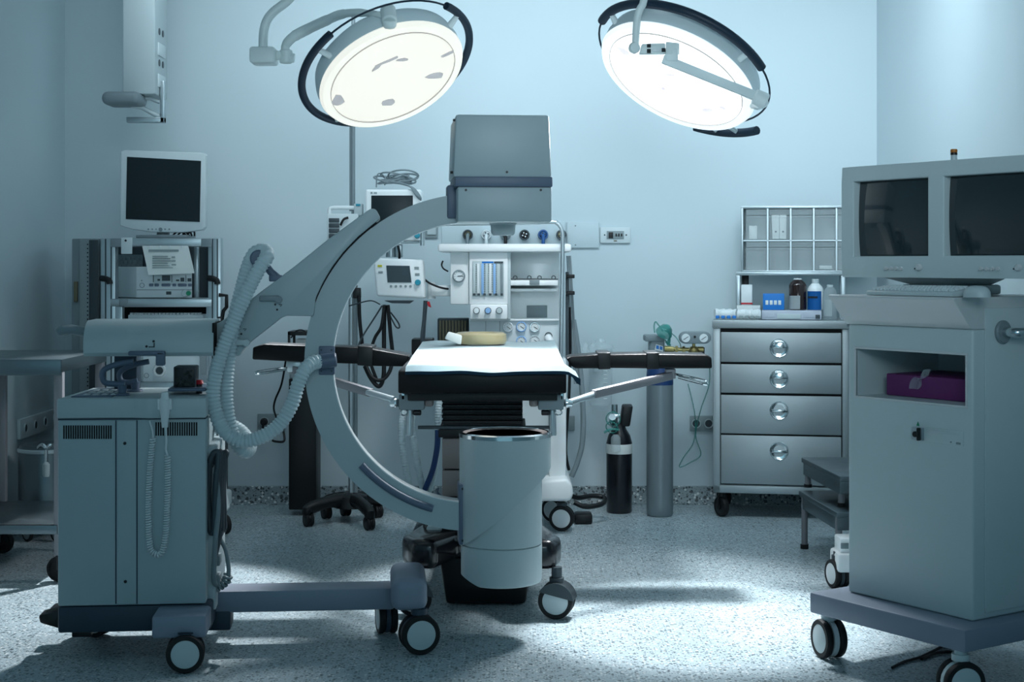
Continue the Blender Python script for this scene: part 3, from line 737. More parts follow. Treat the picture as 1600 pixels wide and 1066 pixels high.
for px, py, rr, mt in ((793.5, 511, 8.2, WHITE), (814.5, 510.5, 8.2, BLUELT), (835.5, 511, 8.2, CHROME), (814.5, 533, 8.2, BLUELT), (835.5, 531.5, 8, PALE), (857, 525, 6, DKGREY)): gauge(am, px, py, 7.1, rr, mt, WHITE)
m = MB(); m.tube([W(856, 527, 7.08), W(860, 535, 7.06), W(868, 548, 7.06), W(872, 560, 7.06)], .018, 12, sub=4); put('outlet_elbow', m, WHITE, am)
# monitor arm and the two monitors of the machine
m = MB(); FW.box(m, 673, 705, 446, 463, 7.1, 7.16, .006); m.cyl(W(674, 467, 7.13), W(674, 441, 7.13), .02, n=18); put('monitor_arm', m, WHITE2, am)
m = MB(); P = [W(692, 408, 7.1), W(690, 414, 7.09), W(693, 420, 7.08), W(700, 424, 7.09)]; m.tube(P, .004, 8, sub=3); put('side_hook', m, BLACK, am)
m = MB(); m.tube([W(664, 437, 7.1), W(672, 443, 7.08), W(690, 450, 7.08), W(706, 452, 7.12)], .005, 8, sub=4); put('cable', m, BLACK, am)
m = MB(); f = [W(588, 463, 7.0), W(664, 467, 7.0), W(660, 406, 7.0), W(583, 403, 7.0)]; m.hexa([f[0], f[1], f[2], f[3]], [v+Vector((.004, .09, 0)) for v in f], .012, 3); mon = put('ventilator_screen', m, WHITE2, am)
def quad(fr, pts, y, th=.004, bev=.0): return MB().prism(path(fr, pts, y), (0, th, 0), bev)
put('screen', quad(FW, [(605.5, 441.5), (643, 441.5), (640, 415.5), (603.5, 415)], 6.997, .006), LCDG, mon)
m = MB()
for i in range(5): p = W(611+i*7.6, 447.5, 7.0); m.cyl(p+Vector((0, .002, 0)), p-Vector((0, .003, 0)), .006, n=14)
for px, py in ((651, 419), (652, 429)): FW.box(m, px-3.5, px+3.5, py-2, py+2, 6.997, 7.003, .001)
put('key', m, INK, mon)
m = MB(); FW.box(m, 590, 597, 414, 417.5, 6.997, 7.003, .001); put('indicator', m, YELLOW, mon)
m = MB(); FW.box(m, 591, 598, 424, 427, 6.997, 7.003, .001); put('indicator', m, INK, mon)
m = MB(); p = W(653, 441.5, 7.0); m.lathe([(0, .018), (.011, .018), (.0138, .012), (.0138, 0), (0, 0)], p, (0, -1, 0), 22); put('control_knob', m, TEAL, mon)
m = MB(); m.prism([W(600, 470, 7.02), W(646, 470, 7.02), W(640, 474.5, 7.02), (W(612, 474, 7.02))], (0, .07, 0), .002); put('mount_plate', m, DKGREY, mon)
# handle hoop of white tube
m = MB(); m.tube(cat_rom([W(660, 384, 6.96), W(660, 372, 6.96), W(660.5, 360, 6.96), W(664, 354, 6.96), W(672, 351, 6.96), W(690, 350, 6.96), W(780, 349, 6.96), W(860, 347, 6.96), W(870, 349, 6.96), W(876.5, 356, 6.96), W(879, 368, 6.96), W(879, 400, 6.96), W(877.5, 500, 6.96), W(876, 560, 6.96), W(875, 640, 6.96)], 6), .0098, 12); put('hoop_rail', m, ALU, am)
# column, foot and castors
put('column', wbox(858, 885, 560, 760, 7.14, 7.3, .012), WHITE2, am)
m = MB(); m.box(W(738, 0, 7.25).x, W(858, 0, 7.25).x, 7.2, 7.5, .2, FW.Z(560, 7.2), .01); put('cabinet', m, PLATE, am)
m = MB(); m.prism([W(837, 784, 7.02), W(837, 764, 7.02), W(848, 752, 7.02), W(885, 748, 7.02), W(894, 757, 7.02), W(896, 775, 7.02), W(890, 784, 7.02)], (0, .5, 0), .016, 4); put('foot', m, WHITE2, am)
m = MB(); m.prism([W(688, 790, 7.1), W(688, 765, 7.1), W(840, 765, 7.1), W(840, 790, 7.1)], (0, .42, 0), .012, 3); put('foot', m, WHITE2, am)
for px, py, yaw in ((878, 829, 80), (866, 815, 60), (700, 822, 100)):
    d = CAMZ*F/(py-HZ); castor(am, (px-CX)*d/F, d, .058, .022, math.radians(yaw), .13, WHITE, DKGREY, gap=.016)
# breathing hoses
for pts, r in (([(656, 625, 7.0), (632, 640, 7.0), (628, 690, 6.95), (636, 740, 6.95), (642, 768, 7.0), (652, 780, 7.1)], .0165), ([(650, 625, 7.0), (643, 660, 6.98), (650, 710, 6.95), (658, 752, 6.98), (666, 775, 7.1)], .0165), ([(690, 600, 7.0), (685, 640, 6.98), (684, 680, 6.98), (678, 740, 7.0), (668, 772, 7.1)], .016)):
    m = MB(); m.tube([W(*p) for p in pts], r, 12, sub=7, rib=(.012, .0025)); put('breathing_hose', m, HOSE, am, ang=60)
m = MB(); m.tube([W(684, 672, 6.95), W(683, 700, 6.95), W(676, 735, 6.95), W(664, 765, 6.97)], .013, 12, sub=6); put('gas_hose', m, NAVY, am)
m = MB(); m.cyl(W(684, 684, 6.95), W(684, 672, 6.95), .011, n=14); put('hose_end', m, CHROME, am)
# side accessory rail with black clips, grey hoses to the floor
m = MB(); FW.box(m, 884, 889, 425, 560, 7.2, 7.24, .003); sr = put('side_rail', m, DKGREY, am)
for py in (432, 458): put('rail_clip', wbox(885, 898, py-3, py+3, 7.16, 7.22, .003), BLACK, sr)
m = MB()
for dx in (0, 3, 5): m.tube([W(886+dx, 400, 7.3), W(889+dx, 450, 7.28), W(893+dx, 520, 7.28), W(898+dx, 600, 7.3)], .004, 8, sub=5)
put('cable', m, MID, am)
m = MB(); m.tube([W(890, 480, 7.25), W(891, 540, 7.25), W(889, 620, 7.25), W(884, 700, 7.25), W(889, 735, 7.25)], .007, 8, sub=5); put('cable', m, BLACK, am)
m = MB(); m.tube([W(896, 500, 7.5), W(905, 560, 7.5), W(911, 640, 7.5), (W(910, 690, 7.5)), W(903, 720, 7.5), W(893, 745, 7.5)], .013, 10, sub=6); put('scavenging_hose', m, MID, am)
m = MB(); m.tube([W(892, 775, 7.4), W(905, 778, 7.45), W(925, 775, 7.5), W(944, 778, 7.5), (W(940, 788, 7.4)), W(915, 792, 7.35), W(897, 785, 7.35)], .012, 10, sub=6); m.box(W(897, 0, 7.4).x, W(925, 0, 7.4).x, 7.35, 7.45, .002, .05, .01)
single('floor_cable', m, BLACK, 'black cable coiled on the floor beside the machine foot and the black gas cylinder', 'cable')

# patient monitor on top left of the machine
pm = thing('patient_monitor', 'white patient monitor with a heap of cables on top, behind the curved arm', 'monitor', W(618, 375, 7.35))
m = MB(); FW.box(m, 571, 658, 296, 377, 7.3, 7.5, .01, 3); put('housing', m, WHITE2, pm)
put('screen', wbox(580, 645, 305.5, 361, 7.296, 7.305, .002), SCREEN, pm)
m = MB(); FW.box(m, 579, 582, 300, 303, 7.297, 7.305, 0); FW.box(m, 584, 589, 300.5, 302.5, 7.297, 7.305, 0); put('marking', m, INK, pm)
m = MB(); p = W(652, 368, 7.3); m.lathe([(0, .02), (.012, .02), (.0145, .013), (.0145, 0), (0, 0)], p, (0, -1, 0), 22); put('control_knob', m, TEAL, pm)
m = MB(); FW.box(m, 637, 642, 363, 366, 7.297, 7.305, 0); FW.box(m, 630, 633, 367, 369.5, 7.297, 7.305, 0); put('key', m, BLUE2, pm)
m = MB(); FW.box(m, 600, 655, 377, 380, 7.33, 7.45, .002); m.cyl(W(611, 402, 7.4), W(611, 379, 7.4), .026, n=18); FW.box(m, 618, 628, 382, 402, 7.37, 7.43, .004); put('mount', m, ALU, pm)
m = MB(); m.tube([W(622, 384, 7.32), W(624, 395, 7.32), W(624, 404, 7.34)], .006, 8, sub=3); put('mount_cable', m, BLACK, pm)
m = MB(); random.seed(11)
m.tube([W(588, 293, 7.42), W(589, 276, 7.42), W(593, 271, 7.42), W(600, 275, 7.42), W(604, 282, 7.42), W(601, 289, 7.4)], .0032, 7, sub=5)
for k in range(9):
    c = W(612+k*2.6, 291.0-abs(3-k)*.4, 7.4); R = .075+.025*random.random()
    tilt = .10+.12*random.random(); ph = random.random()*6
    amp = .015+.055*random.random(); m.tube([c+Vector((R*math.cos(a)*(1-.3*(k % 3)/2), .55*R*math.sin(a), .006+.002*k+amp*(.5+.5*math.sin(a+ph)))) for a in [k2*2*PI/22 for k2 in range(22)]], .0042, 7, closed=True)
for k in range(4): m.tube([W(602+k*3, 282+k, 7.36), W(620+k*3, 285+k, 7.33), W(640+k*2, 291+k, 7.29), W(648+k*3, 302+k*2, 7.275), W(654+k, 310+k, 7.28)], .0042, 7, sub=4)
single('monitor_cables', m, MID, 'tangled heap of grey cables lying on top of the patient monitor', 'cables')

# black cable bundle below the ventilator screen
m = MB()
for pts, r in (([(601, 477, 7.03), (600, 510, 7.05), (600, 560, 7.05), (599, 590, 7.05), (592, 604, 7.05), (580, 592, 7.05), (570, 572, 7.06)], .010), ([(606, 477, 7.03), (610, 520, 7.05), (613, 555, 7.06), (609, 580, 7.05), (596, 594, 7.04), (580, 588, 7.04), (567, 560, 7.06)], .009), ([(600, 479, 7.02), (596, 510, 7.02), (585, 530, 7.03), (578, 560, 7.04), (588, 592, 7.05)], .0075)):
    m.tube([W(*p) for p in pts], r, 10, sub=6)
single('hanging_cables', m, BLACK, 'thick black cables hanging in loops below the ventilator screen', 'cables')
m = MB(); m.tube([W(597, 478, 7.08), W(583, 500, 7.1), W(570, 520, 7.1), W(562, 535, 7.1), (W(559, 545, 7.1))], .004, 8, sub=5); m.tube([W(608, 490, 7.09), W(618, 510, 7.09), W(624, 512, 7.09), W(622, 504, 7.09), W(610, 488, 7.09)], .0035, 8, sub=5); m.tube([W(546, 478, 7.2), W(560, 474, 7.15), W(580, 470, 7.1), W(594, 476, 7.09)], .003, 8, sub=5)
single('thin_cables', m, DKGREY, 'thin grey cables looping out left of the black hanging cables', 'cables')
m = MB(); m.tube([W(664, 470, 7.06), W(662, 500, 7.06), W(659, 530, 7.06), W(664, 545, 7.08)], .007, 8, sub=5); m.tube([W(667, 470, 7.08), W(664, 505, 7.08), W(662, 540, 7.08)], .005, 8, sub=5)
hc = single('sensor_cable', m, DKGREY, 'grey cable with a red tag hanging right of the ventilator screen', 'cable')
m = MB(); m.prism([W(667, 472, 7.05), W(671, 471, 7.05), W(674, 481, 7.05), W(669, 479, 7.05)], (0, .006, 0), .001); put('tag', m, RED, hc)
m = MB(); FW.box(m, 643, 676, 530, 555, 7.15, 7.3, .005); single('black_bag', m, BLACK, 'black box just behind the left far corner of the drape', 'box')

# louvred warm air heater
rd = thing('grille_unit', 'olive grey louvred metal unit standing behind the white packet', 'heater', (W(706, 0, 7.42).x, 7.42, FW.Z(560, 7.42)))
put('housing', wbox(683.5, 732, 498, 560, 7.38, 7.5, .004), DKGREY, rd)
m = MB()
for i in range(9): FW.box(m, 686+i*4.9, 689.6+i*4.9, 501, 556, 7.368, 7.385, .002)
put('louvres', m, OLIVE, rd)

# ================================================================== INFUSION STAND and black pedestal
iv = thing('infusion_stand', 'tall steel pole stand on a black five-legged base with castors', 'stand', (W(548, 0, 7.45).x, 7.45, 0))
px_ = W(549, 0, 7.45).x
m = MB(); m.cyl((px_, 7.45, .1), (px_, 7.45, FW.Z(465, 7.45)), .014, n=18); put('lower_pole', m, ALU, iv)
m = MB(); xu = W(552, 0, 7.45).x; m.cyl((xu, 7.45, FW.Z(560, 7.45)), (xu, 7.45, FW.Z(20, 7.45)), .0095, n=16); m.cyl((xu-.014, 7.46, FW.Z(330, 7.45)), (xu-.014, 7.46, FW.Z(195, 7.45)), .006, n=12); put('upper_pole', m, MID, iv)
m = MB(); m.cyl((xu+.012, 7.45, .1), (xu+.012, 7.45, FW.Z(430, 7.45)), .009, n=14); put('inner_pole', m, MID, iv)
m = MB(); FW.box(m, 551, 563, 450, 466, 7.42, 7.47, .004); m.cyl(W(557, 448, 7.43), W(556, 440, 7.43), .005, n=10); m.tube([W(561, 462, 7.42), W(562, 500, 7.42), W(566, 540, 7.42), W(567, 570, 7.44)], .009, 10, sub=4); put('pole_clamp', m, BLACK, iv)
m = MB(); cb_ = Vector((W(525, 0, 7.45).x, 7.45, 0))
m.lathe([(0, .07), (.085, .07), (.075, .125), (.03, .14), (0, .14)], (px_, 7.45, 0), (0, 0, 1), 24)
feet = [(482, 812, 7.3), (577, 818, 7.2), (540, 800, 7.6), (510, 796, 7.52), (590, 797, 7.55)]
hub = Vector((px_, 7.45, .105))
for fx, fy, fd in feet:
    q = W(fx, 0, fd); q.z = .085
    m.tube([hub, hub.lerp(q, .5)+Vector((0, 0, .012)), q, q-Vector((0, 0, .02))], [.034, .030, .026, .018], 10, sub=4)
put('base', m, BLACK, iv)
for fx, fy, fd in feet:
    q = W(fx, 0, fd); castor(iv, q.x, q.y, .032, .014, math.radians(30), .07, BLACK, BLACK, gap=.01)
ip = thing('infusion_pump', 'white infusion pump with a carry handle and dark slots clamped to the steel pole', 'infusion pump', (W(535, 0, 7.4).x, 7.4, FW.Z(375, 7.4)))
put('housing', wbox(511, 560, 334, 378, 7.36, 7.44, .006), PLATE, ip)
m = MB()
for k in range(4): FW.box(m, 513.5, 530, 341+k*8.2, 347.5+k*8.2, 7.354, 7.365, .002)
put('slot', m, DKGREY, ip)
m = MB(); m.tube(cat_rom([W(515, 336, 7.4), W(515, 328, 7.4), W(519, 325, 7.4), W(535, 324.5, 7.4), W(556, 325, 7.4), W(562, 325, 7.4)], 5), .010, 10); put('carry_handle', m, WHITE, ip)
m = MB(); FW.box(m, 553, 566, 318, 337, 7.37, 7.44, .005); put('pole_clamp', m, PALE, ip)
m = MB(); FW.box(m, 556, 563, 318.5, 322, 7.365, 7.375, .001); put('blue_label', m, TEAL, ip)
m = MB(); m.tube([W(532, 352, 7.35), W(537, 343, 7.345), W(544, 340, 7.35)], .006, 8, sub=4); put('cable', m, BLACK, ip)

bp = thing('black_pedestal', 'tall black column standing on the floor behind the curved arm, basket on top', 'pedestal', (W(472, 0, 7.75).x, 7.72, 0))
put('column', wbox(451, 494, 592, 797, 7.6, 7.78, .006), BLACK, bp)
put('head', wbox(452, 492, 575, 592, 7.6, 7.78, .006), ALU, bp)
m = MB(); x0, x1 = W(450, 0, 7.6).x, W(490, 0, 7.6).x; z0, z1 = FW.Z(575, 7.6), FW.Z(518, 7.6)
for z in (z0, z1-.02): m.box(x0, x1, 7.59, 7.78, z, z+.02, .002)
for x in (x0, x1-.012):
    for y in (7.59, 7.768): m.box(x, x+.012, y, y+.012, z0, z1, .001)
bk_ = put('basket', m, BLACK, bp)
m = MB(); FW.box(m, 462, 480, 530, 552, 7.64, 7.7, .004); put('basket_packet', m, PAPER, bp)
m = MB(); m.tube([W(455, 528, 7.62), W(462, 518, 7.6), W(472, 516, 7.6), W(480, 522, 7.6), W(482, 534, 7.62)], .004, 8, sub=5); m.tube([W(447, 560, 7.7), W(440, 600, 7.75), (W(430, 625, 7.8)), W(428, 640, 7.85), W(433, 655, 7.93)], .005, 8, sub=5); m.tube([W(440, 665, 7.93), W(444, 680, 7.9), W(443, 690, 7.88), W(430, 690, 7.88), W(425, 688, 7.88)], .006, 8, sub=5)
put('cable', m, BLACK, bp)

# ================================================================== BACK WALL FITTINGS
m = MB(); FW.box(m, 690, 883, 346, 388, 7.988, 8.0, .003)
single('outlet_board', m, WALL, 'pale wall panel that carries the row of round gas outlets', 'wall panel')
outs = [(731, DKGREY, OLIVE, MID, 'dark outlet with an olive face, leftmost of the row of gas outlets', 'd'), (760, WHITE, WHITE, WHITE, 'white outlet with a white hose, second from the left in the row of gas outlets', 'd'), (790, MID, PALE, BLACK, 'grey outlet with a black hose, below the snout of the grey x-ray box', 'd'), (819.5, DKGREY, BLACK, None, 'black-and-white outlet without a hose in the row of gas outlets', ''), (848.5, BLUE, BLUE, BLUE, 'blue outlet with a blue hose in the row of gas outlets', 'd'), (877, DKGREY, GOLD, None, 'dark-ringed outlet with a gold face, rightmost in the row of gas outlets', '')]
for px, rg, fc, hs_, lab, _k in outs:
    g = thing('gas_outlet', lab, 'gas outlet', W(px, 372, 7.97), group='gas outlets on the back wall')
    p = W(px, 367, 7.985); r = .027
    m = MB(); m.lathe([(0, .0), (r, 0), (r, .02), (r*.9, .03), (r*.72, .03), (r*.7, .02), (0, .02)], p, (0, -1, 0), 28); put('collar', m, rg, g)
    m = MB(); m.lathe([(0, .034), (r*.5, .034), (r*.66, .026), (r*.68, .018), (0, .018)], p, (0, -1, 0), 24); put('face', m, fc, g)
    m = MB()
    for a in range(4): q = p+Vector((math.cos(a*PI/2+.4)*r*.4, -.034, math.sin(a*PI/2+.4)*r*.4)); m.cyl(q, q-Vector((0, .006, 0)), .004, n=8)
    put('socket_pin', m, DKGREY if fc is not BLACK else WHITE, g)
    if hs_:
        m = MB(); m.tube([p-Vector((0, .03, 0)), p-Vector((0, .06, .012)), p-Vector((0, .07, .04)), p-Vector((0, .07, .09))], .009, 10, sub=4); put('hose', m, hs_, g)
def wall_plate(name, lab, cat, x0, x1, y0, y1, mt=PLATE): 
    t = thing(name, lab, cat, W((x0+x1)/2, y1, 7.99)); put('plate', wbox(x0, x1, y0, y1, 7.985, 8.0, .003), mt, t); return t
t = wall_plate('light_switch', 'grey square rocker switch on the back wall beside the white tube hoop', 'switch', 664, 684, 344, 372, PLATEG)
put('rocker', wbox(667, 681, 348, 367, 7.978, 7.988, .003), PALE, t)
t = wall_plate('switch_plate', 'white wall plate with a black square and three small slots on the bare wall', 'wall control', 938, 985, 355.5, 380)
put('display', wbox(948, 975, 361, 373.5, 7.981, 7.987, .001), PLATEG, t)
put('black_square', wbox(951, 958, 363, 372.5, 7.978, 7.983, .001), BLACK, t)
for px in (962.8, 967, 971.2): put('slot', wbox(px-1.2, px+1.2, 365, 369.5, 7.978, 7.983, .001), BLACK, t)
put('screw', screwdots(MB(), FW, [(944.7, 367.3), (978.5, 367.3)], 7.986, .004), INKD, t)
m = MB(); FW.box(m, 959, 964, 375.5, 377.3, 7.983, 7.987, 0); put('printed_mark', m, OLIVE, t)
t = wall_plate('outlet_cover', 'blank cover plate with two small screws, right of the gas outlets', 'wall plate', 886, 936, 347, 387.5, WALL)
put('screw', screwdots(MB(), FW, [(899, 353), (899, 383)], 7.986, .004), MID, t)
def sockets(x0, x1, y0, y1, lab, plug=False):
    t = wall_plate('power_socket', lab, 'socket', x0, x1, y0, y1, PLATEG); n = 2
    for i in range(n):
        c = W(x0+(x1-x0)*(i+.5)/n, (y0+y1)/2, 7.985); r = .024
        m = MB(); m.lathe([(0, .002), (r*.8, .002), (r*.86, .008), (r, .008), (r, 0), (0, 0)], c, (0, -1, 0), 24); s_ = put('socket', m, PALE, t)
        m = MB(); m.cyl(c-Vector((0, .0015, 0)), c-Vector((0, .003, 0)), r*.78, n=22); put('socket_recess', m, DKGREY, s_)
        if plug and i == 0:
            m = MB(); m.cyl(c, c-Vector((0, .035, 0)), .02, .017, 18, .003); m.tube([c-Vector((0, .03, .0)), c-Vector((0, .04, .02)), c-Vector((0, .035, .1))], .005, 8, sub=4)
            o = single('socket_plug', m, BLACK, 'black plug with a short cord in the socket left of the black column', 'plug')
    return t
sockets(402, 446, 647, 671, 'double power socket low on the back wall left of the black column', True)
sockets(1078, 1117, 650, 674, 'double power socket low on the back wall left of the drawer cabinet')
t = wall_plate('small_socket', 'small grey wall socket on the back wall right of the machine column', 'socket', 882, 898, 650, 673, PLATEG)

# ================================================================== GAS CYLINDERS, SUCTION JAR
bc = thing('gas_cylinder', 'short black gas cylinder with a white band, on the floor by the wall', 'gas cylinder', (W(968, 0, 7.72).x, 7.72, 0))
cx2 = W(967.5, 0, 7.72).x; zz_ = lambda y: FW.Z(y, 7.72)
m = MB(); m.lathe([(0, 0), (.058, 0), (.064, .008), (.065, zz_(708)), (.065, zz_(692)), (.055, zz_(680)), (.035, zz_(670)), (.026, zz_(660)), (.0, zz_(660))], (cx2, 7.72, 0), (0, 0, 1), 36); put('body', m, CYLB, bc)
m = MB(); m.lathe([(.0655, zz_(708)), (.0662, zz_(707)), (.0662, zz_(694)), (.0655, zz_(693))], (cx2, 7.72, 0), (0, 0, 1), 36); put('label_band', m, PAPER, bc)
m = MB(); m.hexa([(cx2-.0, 7.69, zz_(666)), (cx2+.052, 7.69, zz_(666)), (cx2+.068, 7.69, zz_(634)), (cx2+.016, 7.69, zz_(634))], [(cx2-.0, 7.76, zz_(666)), (cx2+.052, 7.76, zz_(666)), (cx2+.068, 7.76, zz_(632)), (cx2+.016, 7.76, zz_(632))], .008); put('valve_guard', m, BLACK, bc)
m = MB(); m.cyl(W(960, 668, 7.68), W(960, 632, 7.68), .016, n=16); m.cyl(W(953, 650, 7.67), W(968, 650, 7.67), .012, n=14); m.cyl(W(957, 660, 7.66), W(957, 652, 7.62), .018, n=18); put('regulator', m, CHROME, bc)
m = MB(); m.lathe([(0, 0), (.022, 0), (.024, .01), (.024, .07), (.012, .085), (0, .085)], W(962, 706, 7.62), (0, 0, 1), 20); put('humidifier_bottle', m, CLEAR, bc)
m = MB(); m.ring(W(958, 655, 7.64), (.2, 1, .1), .035, .0035, 24, 7); m.ring(W(956, 668, 7.63), (.4, 1, .4), .03, .0035, 24, 7); m.tube([W(944, 676, 7.63), W(955, 671, 7.62), W(968, 672, 7.62)], .006, 8, sub=4); put('oxygen_tubing', m, CLEARG, bc)
gc = thing('gas_cylinder', 'tall grey gas cylinder with a dark blue shoulder, right of the short black cylinder', 'gas cylinder', (W(1031, 0, 7.62).x, 7.62, 0))
cx3 = W(1031, 0, 7.62).x; z3 = lambda y: FW.Z(y, 7.62)
m = MB(); m.lathe([(0, 0), (.058, 0), (.065, .01), (.066, .05), (.066, z3(600)), (.066, z3(598)), (0, z3(598))], (cx3, 7.62, 0), (0, 0, 1), 40); put('body', m, CYLG, gc)
m = MB(); m.lathe([(.0665, z3(601)), (.0668, z3(588)), (.064, z3(576)), (.05, z3(566)), (.03, z3(560)), (0, z3(560))], (cx3, 7.62, 0), (0, 0, 1), 40); put('shoulder', m, NAVY, gc)
m = MB(); xg0, xg1 = W(1014, 0, 7.6).x, W(1036, 0, 7.6).x; m.box(xg0, xg1+.005, 7.56, 7.66, z3(562), z3(527), .012, 3); m.box(xg0-.024, xg1+.007, 7.55, 7.67, z3(533), z3(523), .008); vg = put('valve_guard', m, MID, gc)
m = MB(); m.prism([W(1023, 547, 7.557), W(1036, 550, 7.557), W(1036, 541, 7.557), W(1025, 538, 7.557)], (0, .003, 0)); lb = put('sticker', m, PAPER, vg)
m = MB(); m.prism([W(1025, 545, 7.555), W(1029.5, 546, 7.555), W(1029.5, 540.5, 7.555), W(1025.5, 539.5, 7.555)], (0, .003, 0)); m.prism([W(1031, 546.2, 7.555), W(1035, 547.2, 7.555), W(1035, 542, 7.555), W(1031, 541, 7.555)], (0, .003, 0)); put('blue_print', m, BLUE2, lb)
m = MB(); m.cyl(W(1036, 545.5, 7.6), W(1054, 546, 7.6), .017, .014, 18, .003); m.cyl(W(1052, 546, 7.6), W(1082, 546.5, 7.6), .010, n=14); m.cyl(W(1055, 546, 7.6), W(1059, 546, 7.6), .018, n=6); m.cyl(W(1066, 546, 7.6), W(1070, 546, 7.6), .016, n=6); m.lathe([(0, 0), (.026, 0), (.03, .012), (.016, .03), (0, .03)], W(1084, 551, 7.6), (0, 0, 1), 20); m.cyl(W(1084, 545, 7.6), W(1084, 536, 7.6), .008, n=12); m.cyl(W(1090, 546, 7.6), W(1099, 546, 7.6), .014, n=14); rg = put('regulator', m, BRASS, gc)
m = MB(); m.prism([W(1090, 553, 7.59), W(1101, 553, 7.59), W(1101, 543, 7.59), W(1096, 548, 7.59)], (0, .05, 0), .002); put('regulator_block', m, BLACK, gc)
ppts = []
for cxp, a0_, a1_ in ((1102, -90, 90), (1071, 90, 270)):
    for k in range(9):
        a = math.radians(a0_+(a1_-a0_)*k/8); ppts.append(W(cxp+9.5*math.cos(a), 528-9.5*math.sin(a), 7.56))
m = MB(); m.prism(ppts, (0, .05, 0), .006, 3); gh = put('gauge_housing', m, MID, gc)
for px in (1071.5, 1099.5):
    c = W(px, 528.5, 7.56)
    m = MB(); m.lathe([(0, .004), (.020, .004), (.0215, .0), (0, 0)], c, (0, -1, 0), 24); dl = put('dial', m, WHITE, gh)
    m = MB(); q = c-Vector((0, .005, 0)); m.tube([q+Vector((-.012, 0, -.008)), q+Vector((.012, 0, .008))], .0014, 6); put('needle', m, INKD, dl)
m = MB(); c = W(1085.5, 526.5, 7.56); m.cyl(c, c-Vector((0, .006, 0)), .006, n=14); put('centre_screw', m, BLACK, gh)
m = MB()
m.lathe([(.0, .05), (.014, .05), (.03, .035), (.040, .01), (.042, 0), (.038, 0), (.028, .03), (.012, .046), (.0, .046)], W(1037, 521, 7.51), (.35, -.6, .7), 24)
m.tube([W(1023, 520, 7.51), W(1022, 510, 7.52), W(1024, 503, 7.52), W(1029, 508, 7.52), W(1036, 518, 7.52)], .0035, 8, sub=5)
for k in range(5): m.tube([W(1038+k, 516, 7.52), W(1045+k, 521+k, 7.52), W(1047-k, 533, 7.52), W(1044+k, 540, 7.52), W(1040, 531+k, 7.52)], .0035, 7, sub=5)
m.tube([W(1048, 520, 7.52), W(1056, 527, 7.52), (W(1062, 536, 7.52)), W(1064, 543, 7.59)], .003, 7, sub=5)
single('oxygen_mask', m, CLEARG, 'green translucent oxygen mask with tubing draped over the grey cylinder valve', 'oxygen mask')
m = MB(); m.tube([W(1108, 560, 7.9), W(1108, 600, 7.9), W(1095, 640, 7.92), W(1087, 680, 7.93), W(1095, 710, 7.93), W(1080, 722, 7.93), W(1062, 730, 7.93), W(1068, 715, 7.93), W(1084, 690, 7.93), (W(1086, 650, 7.93)), W(1075, 600, 7.93)], .003, 7, sub=6)
single('clear_tubing', m, CLEARG, 'thin clear tubing dangling on the back wall beside the drawer cabinet', 'tubing')
sj = thing('suction_jar', 'clear plastic suction jar hanging behind the right arm board', 'suction jar', W(938, 634, 7.8))
m = MB(); c = W(938.5, 634, 7.8); H = FW.Z(548, 7.8)-c.z; m.lathe([(0, 0), (.05, 0), (.056, .01), (.062, H), (.064, H+.01), (0, H+.01)], c, (0, 0, 1), 32); jar = put('jar', m, CLEAR, sj)
m = MB()
for k in range(9): m.box(c.x+.012, c.x+.03, 7.738, 7.741, c.z+.04+k*.02, c.z+.0425+k*.02)
put('graduation', m, PAPER, jar)
m = MB(); m.lathe([(0, 0), (.068, 0), (.066, .015), (.03, .03), (.02, .05), (0, .05)], c+Vector((0, 0, H+.01)), (0, 0, 1), 28); put('lid', m, CLEAR, sj)
m = MB(); m.box(c.x-.03, c.x+.03, 7.86, 8.0, c.z+H*.6, c.z+H*.75, .004); put('wall_bracket', m, PALE, sj)
m = MB()
for k in range(3):
    q = W(906+k*9, 552, 7.66); m.lathe([(0, 0), (.024, 0), (.026, .03), (.014, .05+.01*(k % 2)), (.008, .07), (0, .07)], q+Vector((0, 0, -.02)), (.1*(k-1), 0, 1), 16)
m.box(W(900, 0, 7.66).x, W(930, 0, 7.66).x, 7.62, 7.70, FW.Z(566, 7.7), FW.Z(558, 7.7), .004); m.box(W(900, 0, 7.7).x, W(911, 0, 7.7).x, 7.70, 8.0, FW.Z(566, 7.7), FW.Z(562, 7.7), .002)
single('suction_fittings', m, CLEAR, 'clear plastic fittings peeking up behind the right arm board beside the machine', 'fittings')

# ================================================================== STEEL DRAWER CABINET
th_d = math.radians(-10); DL = (W(1114, 0, 7.55).x, 7.55); DF = Frame(DL, th_d)
dc = thing('drawer_cabinet', 'stainless steel cabinet with four drawers and round pulls on castors by the back wall', 'drawer cabinet', (DL[0], DL[1], 0), th_d, local=True)
x1 = DF.X(1326, 0); z0, z1 = DF.Z(770, 0, 1114), DF.Z(513, 0, 1114); DD = .42
m = MB(); m.box(0, x1, .012, DD, z0, z1, .004); put('body', m, STEEL, dc)
m = MB(); m.box(-.004, x1+.004, -.012, DD+.004, z1, DF.Z(500, 0, 1114), .005); put('top', m, STEEL, dc)
m = MB()
for a, b in ((0, DF.X(1125.5, 0)), (DF.X(1316, 0), x1)): m.box(a, b, -.0, .02, z0, z1, .003)
put('frame_post', m, STEEL, dc)
m = MB(); m.box(0, x1, 0, .02, z0, DF.Z(758, 0, 1125), .003); put('plinth', m, STEEL, dc)
xd0, xd1 = DF.X(1126.5, 0), DF.X(1314.5, 0)
m = MB(); m.box(xd0-.002, xd1+.003, .008, .014, DF.Z(757, 0, 1125), z1-.001); put('drawer_gap', m, SLOT, dc)
